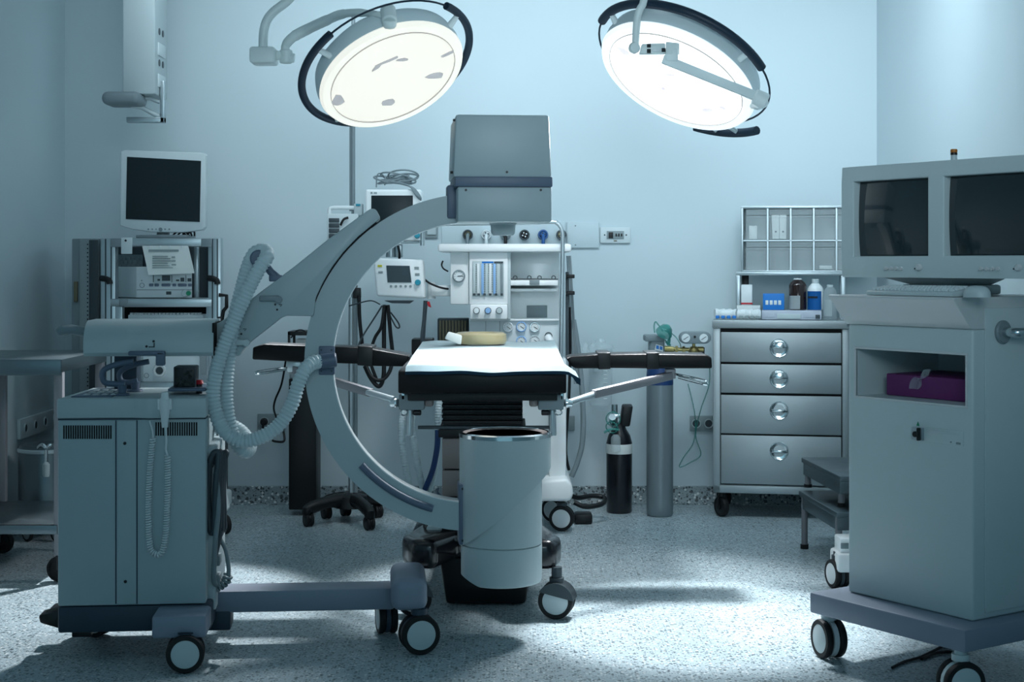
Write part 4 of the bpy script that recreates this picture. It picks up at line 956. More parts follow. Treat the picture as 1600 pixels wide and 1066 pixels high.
for a, b in ((519, 565.5), (569, 613.5), (617, 677), (679.5, 755.5)):
    zt2, zb2 = DF.Z(a, 0, 1127), DF.Z(b, 0, 1127)
    m = MB(); m.box(xd0, xd1, -.006, .012, zb2, zt2, .003); dr = put('drawer', m, STEEL, dc)
    py_ = {519: 544, 569: 592, 617: 641.5, 679.5: 705}[a]; c = DF.at(1217.5, py_, -.006); r = .046
    m = MB(); m.lathe([(r*.84, .0), (r*.86, .006), (r*.93, .008), (r, .005), (r, 0), (r*.84, 0)], c, (0, -1, 0), 36); pu = put('pull_ring', m, CHROME, dr)
    m = MB(); m.lathe([(0, -.0015), (r*.5, -.001), (r*.84, .002), (r*.84, -.004), (0, -.004)], c, (0, -1, 0), 36); put('pull_bowl', m, CHROME, pu)
    m = MB(); m.prism([c+Vector((r*.8*math.cos(t), -.0015, r*.8*math.sin(t)*.9 if True else 0)) for t in [PI*k/12 for k in range(13)]], (0, -.010, 0), .002) if a < 600 else m.box(c.x-r*.82, c.x+r*.82, c.y-.011, c.y, c.z-.010, c.z+.006, .004); put('pull_grip', m, CHROME, pu)
for x, y in ((.04, .05), (x1-.05, .05), (.04, DD-.05), (x1-.05, DD-.05)): castor(dc, x, y, .05, .026, math.radians(35), z0+.01, BLACK, BLACK, twin=False)
# raised shelf frame on the cabinet top
zT = DF.Z(500, 0, 1114)
ZS0, ZS1 = DF.Z(430.5, .2, 1152), DF.Z(425, .2, 1152)
xs0 = DF.X(1150, .2)
m = MB()
for x in (xs0, x1-.03): m.box(x, x+.022, .19, .215, zT, ZS0, .003)
for x in (xs0, x1-.03): m.box(x, x+.022, DD-.03, DD-.006, zT, ZS0, .003)
m.box(xs0, x1+.0, .19, DD-.004, ZS0, ZS1, .003)
put('raised_shelf', m, ALU, dc)
m = MB(); m.tube([(x1-.01, -.05, zT-.012), (x1+.03, -.05, zT-.012)], .016, 14); put('push_rail', m, CHROME, dc)
m = MB(); m.box(xs0+.024, xs0+.06, DD-.05, DD-.03, DF.Z(468, .38, 1160), ZS0, .002); put('frame_bracket', m, BLACK, dc)
# organiser with clear tilt bins
og = thing('bin_organiser', 'metal rack of clear tilt bins in two rows standing above the drawer cabinet', 'organiser', tuple(Vector((DL[0], DL[1], 0))+Matrix.Rotation(th_d, 3, 'Z') @ Vector((.3, .3, ZS1))), th_d)
XF[og.name] = Matrix.Translation((-.3, -.3, -ZS1))
ox0, ox1 = DF.X(1161, .22), x1+.12; oz1 = DF.Z(323, .22, 1180); ot = .008
m = MB()
m.box(ox0-.01, ox1, .21, .36, oz1-.01, oz1+.002, .002); m.box(ox0-.01, ox1, .21, .36, ZS1, ZS1+.008, .002); m.box(ox0-.01, ox0+.002, .21, .36, ZS1, oz1, .002); m.box(ox1-.01, ox1, .21, .36, ZS1, oz1, .002)
fr_ = put('frame', m, ALU, og)
m = MB(); m.box(ox0, ox1, .352, .358, ZS1, oz1); put('back_panel', m, PALE, og)
cols = [DF.X(p, .215) for p in (1164, 1199.5, 1235.5, 1271.5, 1307)]; cw = cols[2]-cols[1]; cols = [cols[1]-cw]+cols[1:]+[cols[4]+cw]
zm = DF.Z(376, .215, 1235)
m = MB()
for x in cols[1:-1]: m.box(x-.004, x+.004, .212, .35, ZS1+.004, oz1-.005)
m.box(ox0, ox1, .212, .35, zm-.003, zm+.003); put('divider', m, ALU, og)
for i in range(5):
    for zlo, zhi in ((zm+.004, oz1-.012), (ZS1+.010, zm-.004)):
        xx0, xx1 = cols[i]+.006, cols[i+1]-.006; H = zhi-zlo
        m = MB(); m.box(xx0, xx1, .208, .213, zlo+.002, zlo+H*.74, .001); m.box(xx0, xx1, .203, .215, zlo+H*.72, zlo+H*.78, .002); m.box(xx0, xx1, .212, .216, zlo+H*.8, zhi-.002, .001); m.box(xx0, xx0+.003, .213, .33, zlo, zlo+H*.74); m.box(xx1-.003, xx1, .213, .33, zlo, zlo+H*.74); m.box(xx0, xx1, .213, .33, zlo, zlo+.003)
        put('tilt_bin', m, CLEAR2, og)
def dput(name, m, mt, lab, cat, group=None):
    bmesh.ops.transform(m.bm, matrix=Matrix.Translation((DL[0], DL[1], 0)) @ Matrix.Rotation(th_d, 4, 'Z'), verts=m.bm.verts)
    return single(name, m, mt, lab, cat, group)
def dthing(name, lab, cat, x, y, z, group=None):
    p = Vector((DL[0], DL[1], 0))+Matrix.Rotation(th_d, 3, 'Z') @ Vector((x, y, z)); t = thing(name, lab, cat, p, th_d, group)
    XF[t.name] = Matrix.Translation((-x, -y, -z)); return t
m = MB(); m.box(DF.X(1170.5, .24), DF.X(1183, .24), .235, .28, zm+.0075, DF.Z(353, .24, 1176), .002); dput('small_box', m, PAPER, 'small white box inside the top left tilt bin', 'box')
xq = DF.X(1206.5, .25); xw = DF.X(1217.8, .25)-xq
for k, l in enumerate(('white upright packet with a dark dot, left one in the second tilt bin', 'white upright packet with a dark dot, right one in the second tilt bin')):
    p = dthing('packet', l, 'packet', xq+k*xw+xw/2, .25, zm+.0075, 'white packets in the tilt bin')
    m = MB(); zt3 = DF.Z(336, .25, 1218); sk = -.005 if k == 0 else 0
    m.hexa([(xq+k*xw+.001, .235, zm+.008), (xq+(k+1)*xw-.001, .235, zm+.008), (xq+(k+1)*xw-.001, .235, zt3), (xq+k*xw+.001+sk, .235, zt3)], [(xq+k*xw+.001, .275, zm+.008), (xq+(k+1)*xw-.001, .275, zm+.008), (xq+(k+1)*xw-.001, .275, zt3), (xq+k*xw+.001+sk, .275, zt3)], .003); bd = put('wrap', m, PAPER, p)
    m = MB(); q = Vector((xq+(k+.5)*xw, .235, zm+.045)); m.cyl(q, q-Vector((0, .002, 0)), .005, n=12); put('dot', m, INKD, p)
m = MB(); m.box(DF.X(1280, .24), DF.X(1300, .24), .235, .3, ZS1+.0145, ZS1+.032, .003); dput('packet', m, PAPER, 'flat white packet lying in the fourth tilt bin of the lower row', 'packet')
# goods on the cabinet top
def rollm(x0, x1, y, z, r, ph):
    m = MB(); P = [Vector((x0+(x1-x0)*k/10, y+.004*math.sin(k+ph), z+r)) for k in range(11)]
    m.tube(P, [r*(.9+.1*math.sin(k*2.1+ph)) for k in range(11)], 14); return m
def goods(name, lab, cat, px0, px1, r, y, ph, mt2):
    xA, xB = DF.X(px0, y), DF.X(px1, y); t = dthing(name, lab, cat, (xA+xB)/2, y, zT+.001)
    put('roll', rollm(xA, xB, y, zT+.001, r, ph), WHITE, t)
    m = MB()
    for k in range(4):
        x = xA+(xB-xA)*(k+.5)/4; m.box(x-.009, x+.009, y-r-.002, y-r*.75, zT+.006, zT+r*.75, .002)
    put('print', m, mt2, t)
goods('wrapped_roll', 'white wrapped roll with blue squares on the left end of the drawer cabinet top', 'roll', 1117, 1152, .027, .06, 0, BLUE2)
goods('wrapped_roll', 'crumpled white roll with grey print on the drawer cabinet, right of the blue-squared roll', 'roll', 1154, 1188, .027, .06, 2, INK)
tr = dthing('instrument_case', 'long flat lilac grey case lying on the drawer cabinet top', 'case', DF.X(1238, .1), .12, zT)
xA, xB = DF.X(1190, .06), DF.X(1284, .06); zc_ = DF.Z(485, .06, 1238)
m = MB(); m.box(xA, xB, .06, .17, zT+.001, zc_, .006); put('case_body', m, LILAC, tr)
m = MB(); m.box(xA+.075, xB-.1, .056, .07, zT+.006, zT+.03, .003); put('case_latch', m, PALE, tr)
m = MB(); m.box(xA+.01, xA+.065, .057, .07, zT+.012, zc_-.008, .002); m.box(xB-.09, xB-.03, .057, .07, zT+.012, zc_-.008, .002); put('case_rib', m, LILAC, tr)
m = MB(); m.box(xB-.03, xB-.008, .0565, .07, zT+.006, zT+.026, .001); put('case_tag', m, DKGREY, tr)
m = MB(); m.box(DF.X(1151, .13), DF.X(1188, .13), .13, .185, zT+.001, DF.Z(477.5, .13, 1170), .002); dput('flat_carton', m, PAPER, 'flat white carton under the upright white carton on the drawer cabinet', 'box')
zc2 = DF.Z(477.5, .13, 1170)+.001
wb = dthing('carton', 'upright white carton with a red stripe on the left of the drawer cabinet top', 'box', DF.X(1167, .14), .15, zc2)
m = MB(); m.box(DF.X(1158, .135), DF.X(1175.5, .135), .135, .18, zc2, DF.Z(445, .135, 1167), .004); put('carton_body', m, WHITE, wb)
m = MB(); m.box(DF.X(1157.8, .134), DF.X(1175.7, .134), .134, .18, zc2+.004, zc2+.013, .001); put('red_stripe', m, RED, wb)
zi = zc_+.001
bb = dthing('blue_box', 'bright blue carton with white print standing on the lilac grey case', 'box', DF.X(1208, .09), .11, zi)
m = MB(); m.box(DF.X(1192, .075), DF.X(1225.5, .075), .075, .15, zi, DF.Z(459, .075, 1208), .003); put('carton_body', m, BLUE2, bb)
m = MB(); za, zb3 = DF.Z(476.5, .075, 1208), DF.Z(469.5, .075, 1208)
for k in range(4): xk = DF.X(1196+k*6.6, .075); m.box(xk, xk+.0145, .0735, .077, za, zb3, .002)
put('white_print', m, PAPER, bb)
def bottle(name, lab, px, pr, pb, psh, ptop, y, zb4, mt, capm, labm, pl0, pl1, caph, labside=1.):
    c = DF.at(px, 470, y); r = pr*abs(DF.X(px+1, y)-DF.X(px, y)); t = dthing(name, lab, 'bottle', c.x, y, zb4)
    zs_, zt4 = DF.Z(psh, y, px), DF.Z(ptop, y, px)
    m = MB(); m.lathe([(0, 0), (r*.92, 0), (r, .004), (r, zs_-zb4), (r*.85, zs_-zb4+.012), (r*.42, zs_-zb4+.03), (r*.36, zs_-zb4+.036), (r*.36, zt4-zb4-caph), (0, zt4-zb4-caph)], (c.x, y, zb4), (0, 0, 1), 32); b = put('bottle_body', m, mt, t)
    m = MB(); m.lathe([(0, 0), (r*.46, 0), (r*.46, caph*.9), (r*.4, caph), (0, caph)], (c.x, y, zt4-caph), (0, 0, 1), 24); put('cap', m, capm, t)
    z0_, z1_ = DF.Z(pl1, y, px), DF.Z(pl0, y, px); m = MB(); n = 12
    A0_, A1_ = (-PI*.93, -PI*.25) if labside == 1 else (-PI*.95, -PI*.05)
    if labside == 2: A0_, A1_ = -PI*.95, -PI*.42
    m.grid(lambda u, v: Vector((c.x+(r+.001)*math.cos(A0_+(A1_-A0_)*u), y+(r+.001)*math.sin(A0_+(A1_-A0_)*u), z0_+(z1_-z0_)*v)), n, 1, .001); lo = put('label', m, labm, b)
    return t, c, r, lo
bottle('brown_bottle', 'dark brown bottle with a white cap and pale label on the lilac grey case', 1246.5, 13.8, 484, 446, 435, .115, zi, BROWN, WHITE, PLATE, 462, 483, .016, 2)
t, c, r, lo = bottle('blue_label_bottle', 'white dispenser bottle with a bright blue label, right of the brown bottle', 1274, 12.5, 484, 452, 436, .115, zi, WHITE, PALE, BLUE2, 455, 484, .022)
m = MB()
for k in range(4):
    for w_ in (0, 1):
        a = -PI*.80+k*.32+w_*.16
        p = Vector((c.x+(r+.0016)*math.cos(a), .115+(r+.0016)*math.sin(a), DF.Z(466, .115, 1274))); m.cyl(p, p+Vector((0, 0, .010)), .003, n=6)
put('dark_lettering', m, INKD, lo)
bottle('clear_bottle', 'small clear bottle with a white label at the right end of the drawer cabinet top', 1297, 10.5, 499, 457, 445, .1, zT+.001, CLEAR2, PALE, PLATE, 468, 494, .012, 2)

# ================================================================== STEP STOOL
st = thing('step_stool', 'dark steel two-step stool on the floor behind the left edge of the console', 'step stool', (1.5, 6.5, 0), 0)
def tread(p4, z, th, nm):  # four floor points
    m = MB(); m.prism([(x, y, z-th) for x, y in p4], (0, 0, th), .004); return put(nm, m, STEELD, st)
zU, zL_ = .379, .251
u = Vector((.066, -.998)); v = Vector((.998, .066))
A = Vector((1.30, 6.9)); up = [A, A+u*.62, A+u*.62+v*.27, A+v*.27]; up = [(p.x, p.y) for p in up]
A2 = Vector((1.262, 6.76)); lo_ = [A2, A2+u*.60, A2+u*.60+v*.36, A2+v*.36]; lo_ = [(p.x, p.y) for p in lo_]
tread(up, zU, .022, 'upper_tread'); tread(lo_, zL_, .022, 'lower_tread')
m = MB()
def inset(q, k, f=.07):
    c = Vector((sum(p[0] for p in q)/4, sum(p[1] for p in q)/4)); p = Vector(q[k]); return p.lerp(c, f)
for q, z in ((up, zU), (lo_, zL_)):
    for a, b in ((0, 1), (1, 2), (3, 0)):
        pa, pb = inset(q, a, .05), inset(q, b, .05); mm = flatbar((pa.x, pa.y, z-.045), (pb.x, pb.y, z-.045), .06, .004, .001)
        me_ = bpy.data.meshes.new('tmp'); mm.bm.to_mesh(me_); m.bm.from_mesh(me_); bpy.data.meshes.remove(me_); mm.bm.free()
put('apron', m, STEELD, st)
for k in range(4):
    p = inset(up, k, .14); m = MB(); m.cyl((p.x, p.y, zL_), (p.x, p.y, zU-.02), .014, n=14); lg = put('post', m, SATIN, st)
    m = MB(); m.cyl((p.x, p.y, zL_), (p.x, p.y, zL_+.014), .018, n=14); put('rubber_foot', m, RUBBER, lg)
    p = inset(lo_, k, .10); m = MB(); m.cyl((p.x, p.y, .012), (p.x, p.y, zL_-.02), .014, n=14); lg = put('leg', m, SATIN, st)
    m = MB(); m.cyl((p.x, p.y, 0.001), (p.x, p.y, .02), .018, n=14); put('rubber_foot', m, RUBBER, lg)

# ================================================================== DOUBLE SCREEN CONSOLE (frame turned along its front)
th_m = -math.atan2(.831, .556); KL = (1.277, 4.33); KF = Frame(KL, th_m)
kc = thing('display_console', 'grey wheeled console cabinet at the right edge with an open compartment and flared top', 'cabinet', (KL[0], KL[1], 0), th_m, local=True)
zb0, zb1 = KF.Z(1022, 0, 1508), KF.Z(985.5, 0, 1508); xl0 = KF.X(1264.5, 0)
m = MB(); m.box(xl0, 0, 0, .62, zb0, zb1, .008); put('base_plate', m, CBASE, kc)
yk = .1; kx0, kx1 = KF.X(1325, yk), KF.X(1520, yk); kz0, kz1 = zb1+.001, KF.Z(506, yk, 1325); KD = .56
ox_0, ox_1 = KF.X(1338, yk), KF.X(1509, yk); oz_0, oz_1 = KF.Z(618, yk, 1338), KF.Z(545, yk, 1338)
m = MB()   # shell: one front with a hole, sides, back
def q4(a, b, c, d): m.bm.faces.new([m.bm.verts.new(p) for p in (a, b, c, d)])
def frame_front(y):
    return [(kx0, y, kz0), (kx1, y, kz0), (kx1, y, kz1), (kx0, y, kz1)], [(ox_0, y, oz_0), (ox_1, y, oz_0), (ox_1, y, oz_1), (ox_0, y, oz_1)]
O, I = frame_front(yk)
Ov = [m.bm.verts.new(p) for p in O]; Iv = [m.bm.verts.new(p) for p in I]; Ib = [m.bm.verts.new((p[0], yk+.38, p[2])) for p in I]; Ob = [m.bm.verts.new((p[0], KD, p[2])) for p in O]
for k in range(4):
    k2 = (k+1) % 4
    m.bm.faces.new((Ov[k], Ov[k2], Iv[k2], Iv[k])); m.bm.faces.new((Iv[k], Iv[k2], Ib[k2], Ib[k])); m.bm.faces.new((Ov[k2], Ov[k], Ob[k], Ob[k2]))
m.bm.faces.new(Ib); m.bm.faces.new(Ob[::-1])
es = [e for e in m.bm.edges if all(v in Ov+Ob for v in e.verts)]
bmesh.ops.bevel(m.bm, geom=es, offset=.008, segments=3, affect='EDGES', profile=.5)
kb_ = put('cabinet_body', m, CREAM, kc)
m = MB(); t_ = .007
m.box(ox_0-t_, ox_1+t_, yk-.003, yk+.006, oz_1, oz_1+t_, .001); m.box(ox_0-t_, ox_1+t_, yk-.003, yk+.006, oz_0-t_, oz_0, .001); m.box(ox_0-t_, ox_0, yk-.003, yk+.006, oz_0, oz_1, .001); m.box(ox_1, ox_1+t_, yk-.003, yk+.006, oz_0, oz_1, .001)
put('compartment_trim', m, CREAM2, kb_)
# flared keyboard shelf
lz = KF.Z(461, .0, 1308); 
prof = [(yk+.01, kz1-.001), (yk-.004, kz1), (yk-.02, kz1+.012), (yk-.045, kz1+.04), (yk-.068, kz1+.068), (yk-.085, lz-.006), (yk-.083, lz), (KD, lz), (KD, kz1-.001)]
m = MB(); m.prism([(kx0-.002, y, z) for y, z in prof], (kx1-kx0+.004, 0, 0), .002, 1); put('flared_top', m, CREAM2, kc, ang=25)
m = MB(); m.box(kx1, kx1+.006, yk+.05, KD-.03, kz0+.02, kz1+.06, .002); put('side_panel', m, CREAM, kc)
m = MB(); p = Vector((kx1+.004, yk+.12, 1.05)); m.cyl(p, p+Vector((.014, 0, 0)), .034, n=28, bev=.004); hb = put('handle_boss', m, MID, kc)
m = MB(); m.tube([p+Vector((.01, 0, 0)), p+Vector((.05, 0, 0)), p+Vector((.062, .02, 0)), p+Vector((.065, .06, 0)), p+Vector((.065, .36, 0))], .0135, 12, sub=4); put('handle_bar', m, CHROME, hb)
# lock switch and slot plate
m = MB(); KF.box(m, 1424, 1441, 668, 688, yk-.008, yk+.004, .002); sw = put('lock_plate', m, ALU, kb_)
m = MB(); c = KF.at(1432.5, 678.5, yk-.008); m.cyl(c, c-Vector((0, .012, 0)), .009, n=18, bev=.002); m.box(c.x+.008, c.x+.016, c.y-.012, c.y, c.z-.018, c.z+.02, .002); put('lock_key', m, BLACK, sw)
m = MB(); c = KF.at(1434.5, 662.5, yk); m.prism([c+Vector((-.006, -.001, -.006)), c+Vector((.006, -.001, -.006)), c+Vector((0, -.001, .007))], (0, .003, 0)); put('warning_mark', m, GREENB, kb_)
z_a, z_b = KF.Z(668, yk, 1447), KF.Z(690, yk, 1447)
m = MB(); m.box(KF.X(1446, yk), KF.X(1506, yk), yk-.003, yk+.003, z_b, z_a, .001); sp = put('slot_plate', m, CREAM, kb_)
m = MB(); m.box(KF.X(1449, yk), KF.X(1500, yk), yk-.0045, yk, z_a-.012, z_a-.004, .001); put('slot_cover', m, PALE, sp)
m = MB(); c = KF.at(1486, 691, yk-.003); m.cyl(c, c-Vector((0, .002, 0)), .0025, n=10); m.box(KF.X(1495, yk), KF.X(1502, yk), yk-.0045, yk, z_b+.003, z_b+.009, .001); put('slot_button', m, MID, sp)
def kcast(px, py, r, yaw):
    gx, gy = ground(px, py, KF); castor(kc, gx, gy, r, .026, yaw-th_m, zb0+.01, WHITE, PALE, gap=.026)
gx, gy = ground(1281, 1027, KF); castor(kc, gx+.02, gy+.02, .061, .024, math.radians(16)-th_m, zb0+.005, PALE, PALE, gap=.024)
gx, gy = ground(1490, 1101, KF); castor(kc, gx, gy+.03, .061, .024, math.radians(100)-th_m, zb0+.005, PALE, PALE, gap=.024)
castor(kc, -.08, .54, .061, .024, math.radians(60)-th_m, zb0+.005, PALE, PALE, gap=.024)
castor(kc, xl0+.08, .54, .061, .024, math.radians(20)-th_m, zb0+.005, PALE, PALE, gap=.024)
# twin screen unit
ym = .13
def kworld(x, y, z): v = Matrix.Rotation(th_m, 3, 'Z') @ Vector((x, y, z)); return Vector((KL[0]+v.x, KL[1]+v.y, z))
def kthing(name, lab, cat, x, y, z, group=None):
    t = thing(name, lab, cat, kworld(x, y, z), th_m, group); XF[t.name] = Matrix.Translation((-x, -y, -z)); return t
mx0 = KF.X(1315, ym); s0, s1 = KF.X(1333, ym), KF.X(1449, ym); t0_ = KF.X(1474, ym); t1 = t0_+(s1-s0); mx1 = t1+(s0-mx0)
mz0, mz1 = KF.Z(433, ym, 1316), KF.Z(262, ym, 1316); sz0, sz1 = KF.Z(400.5, ym, 1340), KF.Z(284, ym, 1335)
tm = kthing('double_monitor', 'grey housing with two dark tube screens side by side on top of the console', 'monitor', (mx0+mx1)/2, ym+.2, lz)
m = MB(); bd_ = .03; xs_ = [mx0, s0, s1, t0_, t1, mx1]; zs_ = [mz0, sz0, sz1, mz1]
G = [[m.bm.verts.new((x, ym, z)) for z in zs_] for x in xs_]
hole = []
for a in range(5):
    for b in range(3):
        q = (G[a][b], G[a+1][b], G[a+1][b+1], G[a][b+1])
        if b == 1 and a in (1, 3): hole.append(q)
        else: m.bm.faces.new(q)
inner = set()
for q in hole:
    d = [m.bm.verts.new((w_.co.x, ym+bd_+.01, w_.co.z)) for w_ in q]
    for k in range(4): m.bm.faces.new((q[k], d[k], d[(k+1) % 4], q[(k+1) % 4])); inner.add(frozenset((q[k], q[(k+1) % 4])))
    m.bm.faces.new(d)
rim_ = [G[a][0] for a in range(6)]+[G[5][1], G[5][2]]+[G[a][3] for a in range(5, -1, -1)]+[G[0][2], G[0][1]]
def ringv(dx, y, dzb, dzt): return [m.bm.verts.new((w_.co.x+(dx if w_.co.x < mx0+.01 else (-dx if w_.co.x > mx1-.01 else 0)), y, w_.co.z+(dzb if w_.co.z < mz0+.01 else (-dzt if w_.co.z > mz1-.01 else 0)))) for w_ in rim_]
R1 = ringv(0, ym+.06, 0, 0); R2 = ringv(.07, ym+.36, .02, .05); n_ = len(rim_)
for A_, B_ in ((rim_, R1), (R1, R2)):
    for k in range(n_): m.bm.faces.new((A_[k], A_[(k+1) % n_], B_[(k+1) % n_], B_[k]))
m.bm.faces.new(R2[::-1])
oute = {frozenset((rim_[k], rim_[(k+1) % n_])) for k in range(n_)}
es = [e for e in m.bm.edges if frozenset(e.verts) in oute or frozenset(e.verts) in inner]
bmesh.ops.bevel(m.bm, geom=es, offset=.006, segments=3, affect='EDGES', profile=.5)
put('housing', m, CREAM, tm)
for a, b in ((s0, s1), (t0_, t1)):
    m = MB(); n = 14
    def scr(u, v):
        x, z = a+(b-a)*u, sz0+(sz1-sz0)*v; bulge = .014*(1-((u-.5)*2)**2*.6-((v-.5)*2)**2*.6)
        return Vector((x, ym+.030-bulge*.8, z))
    m.grid(scr, n, n); sg = put('screen', m, CRT, tm)
    m = MB(); z = mz0+(sz0-mz0)*.42
    for k in range(4): c = Vector((a+(b-a)*(.47+.065*k), ym, z)); m.cyl(c, c-Vector((0, .008, 0)), .0062, .0055, 14)
    put('push_button', m, CREAM2, tm)
    m = MB(); c = Vector((a+(b-a)*.905, ym, z+.004)); m.cyl(c, c-Vector((0, .012, 0)), .0105, .0095, 20, .002); put('power_knob', m, CREAM2, tm)
    m = MB(); c = Vector((a+(b-a)*.84, ym, z)); m.cyl(c, c-Vector((0, .002, 0)), .0022, n=8); put('status_light', m, DKGREY, tm)
m = MB(); xc = KF.X(1420, ym+.1); m.hexa([(mx0+.12, ym+.05, mz0), (mx1-.35, ym+.05, mz0), (mx1-.4, ym+.1, lz+.03), (mx0+.2, ym+.1, lz+.03)], [(mx0+.12, ym+.3, mz0), (mx1-.35, ym+.3, mz0), (mx1-.4, ym+.28, lz+.03), (mx0+.2, ym+.28, lz+.03)], .006); m.box(mx0+.17, mx1-.37, ym+.08, ym+.29, lz+.001, lz+.032, .008); put('stand', m, CREAM, tm)
m = MB(); c = Vector((KF.X(1490.5, ym+.12), ym+.12, mz1+.001)); zt5 = KF.Z(228, ym+.12, 1490)-.006
z_h = min(.055, max(.03, zt5-c.z))
vl = kthing('vial', 'small glass vial with an orange cap standing on top of the double monitor', 'vial', c.x, c.y, c.z-.012)
m.lathe([(0, -.013), (.0095, -.013), (.0095, z_h-.022), (0, z_h-.022)], c, (0, 0, 1), 18); put('glass', m, PALE, vl)
m = MB(); m.cyl(c+Vector((0, 0, z_h-.022)), c+Vector((0, 0, z_h-.015)), .0102, n=18); put('cap_collar', m, BLACK, vl)
m = MB(); m.cyl(c+Vector((0, 0, z_h-.015)), c+Vector((0, 0, z_h-.004)), .0105, n=18, bev=.002); put('cap', m, ORANGE, vl)
# keyboard and mouse on the shelf
ky = .03; kk = kthing('keyboard', 'pale grey keyboard lying on the flared top of the console under the double monitor', 'keyboard', KF.X(1430, .05), ky+.07, lz)
k0, k1 = KF.X(1353, ky), KF.X(1488, ky)
m = MB(); m.hexa([(k0, ky, lz+.001), (k1, ky, lz+.001), (k1, ky+.002, lz+.014), (k0, ky+.002, lz+.014)], [(k0, ky+.1, lz+.001), (k1, ky+.1, lz+.001), (k1, ky+.1, lz+.028), (k0, ky+.1, lz+.028)], .003); put('keyboard_body', m, PALE, kk)
m = MB()
for r_ in range(4):
    for c_ in range(22):
        xk = k0+.012+(k1-k0-.024)*c_/22; yk_ = ky+.014+r_*.02; zk = lz+.0155+.014*(yk_-ky)/.1
        m.box(xk, xk+(k1-k0-.024)/22-.003, yk_, yk_+.015, zk-.002, zk+.006, .0015, 1)
put('keys', m, PLATE, kk)
ms = kthing('computer_mouse', 'pale grey computer mouse on the console top right of the keyboard', 'mouse', KF.X(1517, .03), .05, lz)
m = MB(); c = Vector((KF.X(1521, .04), .055, lz+.001)); rx_, ry_, rz_ = .042, .032, .033
m.grid(lambda u, v: c+Vector((rx_*math.cos(2*PI*u)*math.cos(v*PI/2)**.6, ry_*math.sin(2*PI*u)*math.cos(v*PI/2)**.6, rz_*math.sin(v*PI/2)**.8 if v > 0 else 0)), 24, 8)
bmesh.ops.remove_doubles(m.bm, verts=m.bm.verts, dist=1e-5); put('mouse_body', m, PALE, ms)
m = MB(); m.tube([c+Vector((-rx_*.2, -.0, rz_*.93)), c+Vector((-rx_*.75, 0, rz_*.62))], .0015, 6); put('button_gap', m, MID, ms)
# purple box in the compartment
pb = kthing('storage_box', 'purple flat box inside the open compartment of the console', 'box', (ox_0+ox_1)/2, yk+.15, oz_0)
p0 = KF.X(1385, yk+.09); m = MB(); m.box(p0, ox_1-.006, yk+.09, yk+.34, oz_0+.001, oz_0+.068, .003); put('box_body', m, PURPLE, pb)
m = MB(); c = Vector((KF.X(1447, yk+.09), yk+.088, oz_0+.05))
m.grid(lambda u, v: c+Vector((.05*(u-.5)-.03*v+.006*math.sin(9*u+4*v), -.004-.006*math.sin(7*v+3*u), .065*(u-.35)+.018*v*math.sin(6*u))), 8, 4); put('plastic_wrap', m, CLEAR, pb)['label'] = 'scrap of clear film'
# floor cord by the console
m = MB(); P = [(1394, 1046), (1412, 1037), (1436, 1030), (1462, 1018), (1478, 1010), (1496, 1009), (1506, 1013)]
m.tube([((px-CX)*CAMZ*F/(py-HZ)/F, CAMZ*F/(py-HZ), .005) for px, py in P], .0045, 8, sub=5); m.tube([((px-CX)*CAMZ*F/(py-HZ)/F, CAMZ*F/(py-HZ), .006) for px, py in ((1440, 1033), (1462, 1024), (1486, 1022), (1500, 1030))], .005, 8, sub=5)
single('extension_cord', m, BLACK, 'thin black cord on the floor under the front edge of the console', 'cord')
# white stand base behind the console
ws = thing('equipment_stand', 'white stand foot with a castor peeking out behind the left edge of the console', 'stand', (1.33, 5.75, 0))
m = MB(); FW.box(m, 1309, 1362, 866, 896, 5.85, 6.0, .012); FW.box(m, 1313, 1345, 842, 868, 5.87, 5.98, .006); put('foot', m, WHITE2, ws)
m = MB(); FW.box(m, 1314, 1326, 849, 858, 5.866, 5.88, .002); put('foot_lock', m, MID, ws)
m = MB(); m.cyl(W(1335, 842, 5.93), W(1335, 700, 5.93), .02, n=18); put('pole', m, WHITE2, ws)
castor(ws, W(1306, 0, 5.95).x, 5.92, .055, .02, math.radians(15), .14, WHITE, DKGREY, gap=.02)

# ================================================================== ENDOSCOPY TOWER (left back)
ty = 7.0
tw = thing('equipment_trolley', 'tall aluminium equipment trolley carrying a generator and a screen, behind the C-arm drum', 'trolley', (W(250, 0, 7.2).x, 7.2, 0))
for a, b in ((157, 180), (325, 345)):
    m = MB(); w = (b-a)
    x0, x1_ = W(a, 0, ty).x, W(b, 0, ty).x
    m.box(x0, x1_, ty, ty+.06, .1, FW.Z(372, ty), .004)
    po = put('post', m, ALU, tw)
    m = MB()
    for f_ in (.3, .68): m.box(x0+(x1_-x0)*f_, x0+(x1_-x0)*(f_+.1), ty-.0008, ty+.01, .12, FW.Z(373.5, ty))
    put('post_groove', m, DKGREY, po)
    m = MB(); c = W(a+8 if a < 200 else 333, 437, ty-.005); m.tube([c+Vector((-.02, 0, .006)), c+Vector((0, -.01, .004)), c+Vector((.018, -.012, -.004)), c+Vector((.022, -.012, -.02))], .014, 12, sub=4); put('corner_grip', m, BLACK, po)
for a, b in ((157, 180), (325, 345)):
    m = MB(); x0, x1_ = W(a, 0, 7.42).x, W(b, 0, 7.42).x; m.box(x0, x1_, 7.42, 7.48, .1, FW.Z(372, ty), .004); put('rear_post', m, ALU, tw)
def tshelf(y0, y1, nm='shelf', d=.5, mt=ALU):
    m = MB(); FW.box(m, 172, 331, y0, y1, ty-.004, ty+d, .004); return put(nm, m, mt, tw)
tshelf(372, 385, 'top_shelf', .25); tshelf(467, 479, 'shelf', .28); tshelf(586+12, 600+12); 
for a, b, y0, y1 in ((172, 191, 373, 386), (314, 330, 373, 386), (186, 200, 467, 479)): put('shelf_corner', wbox(a, b, y0, y1, ty-.007, ty+.02, .003), MID, tw)
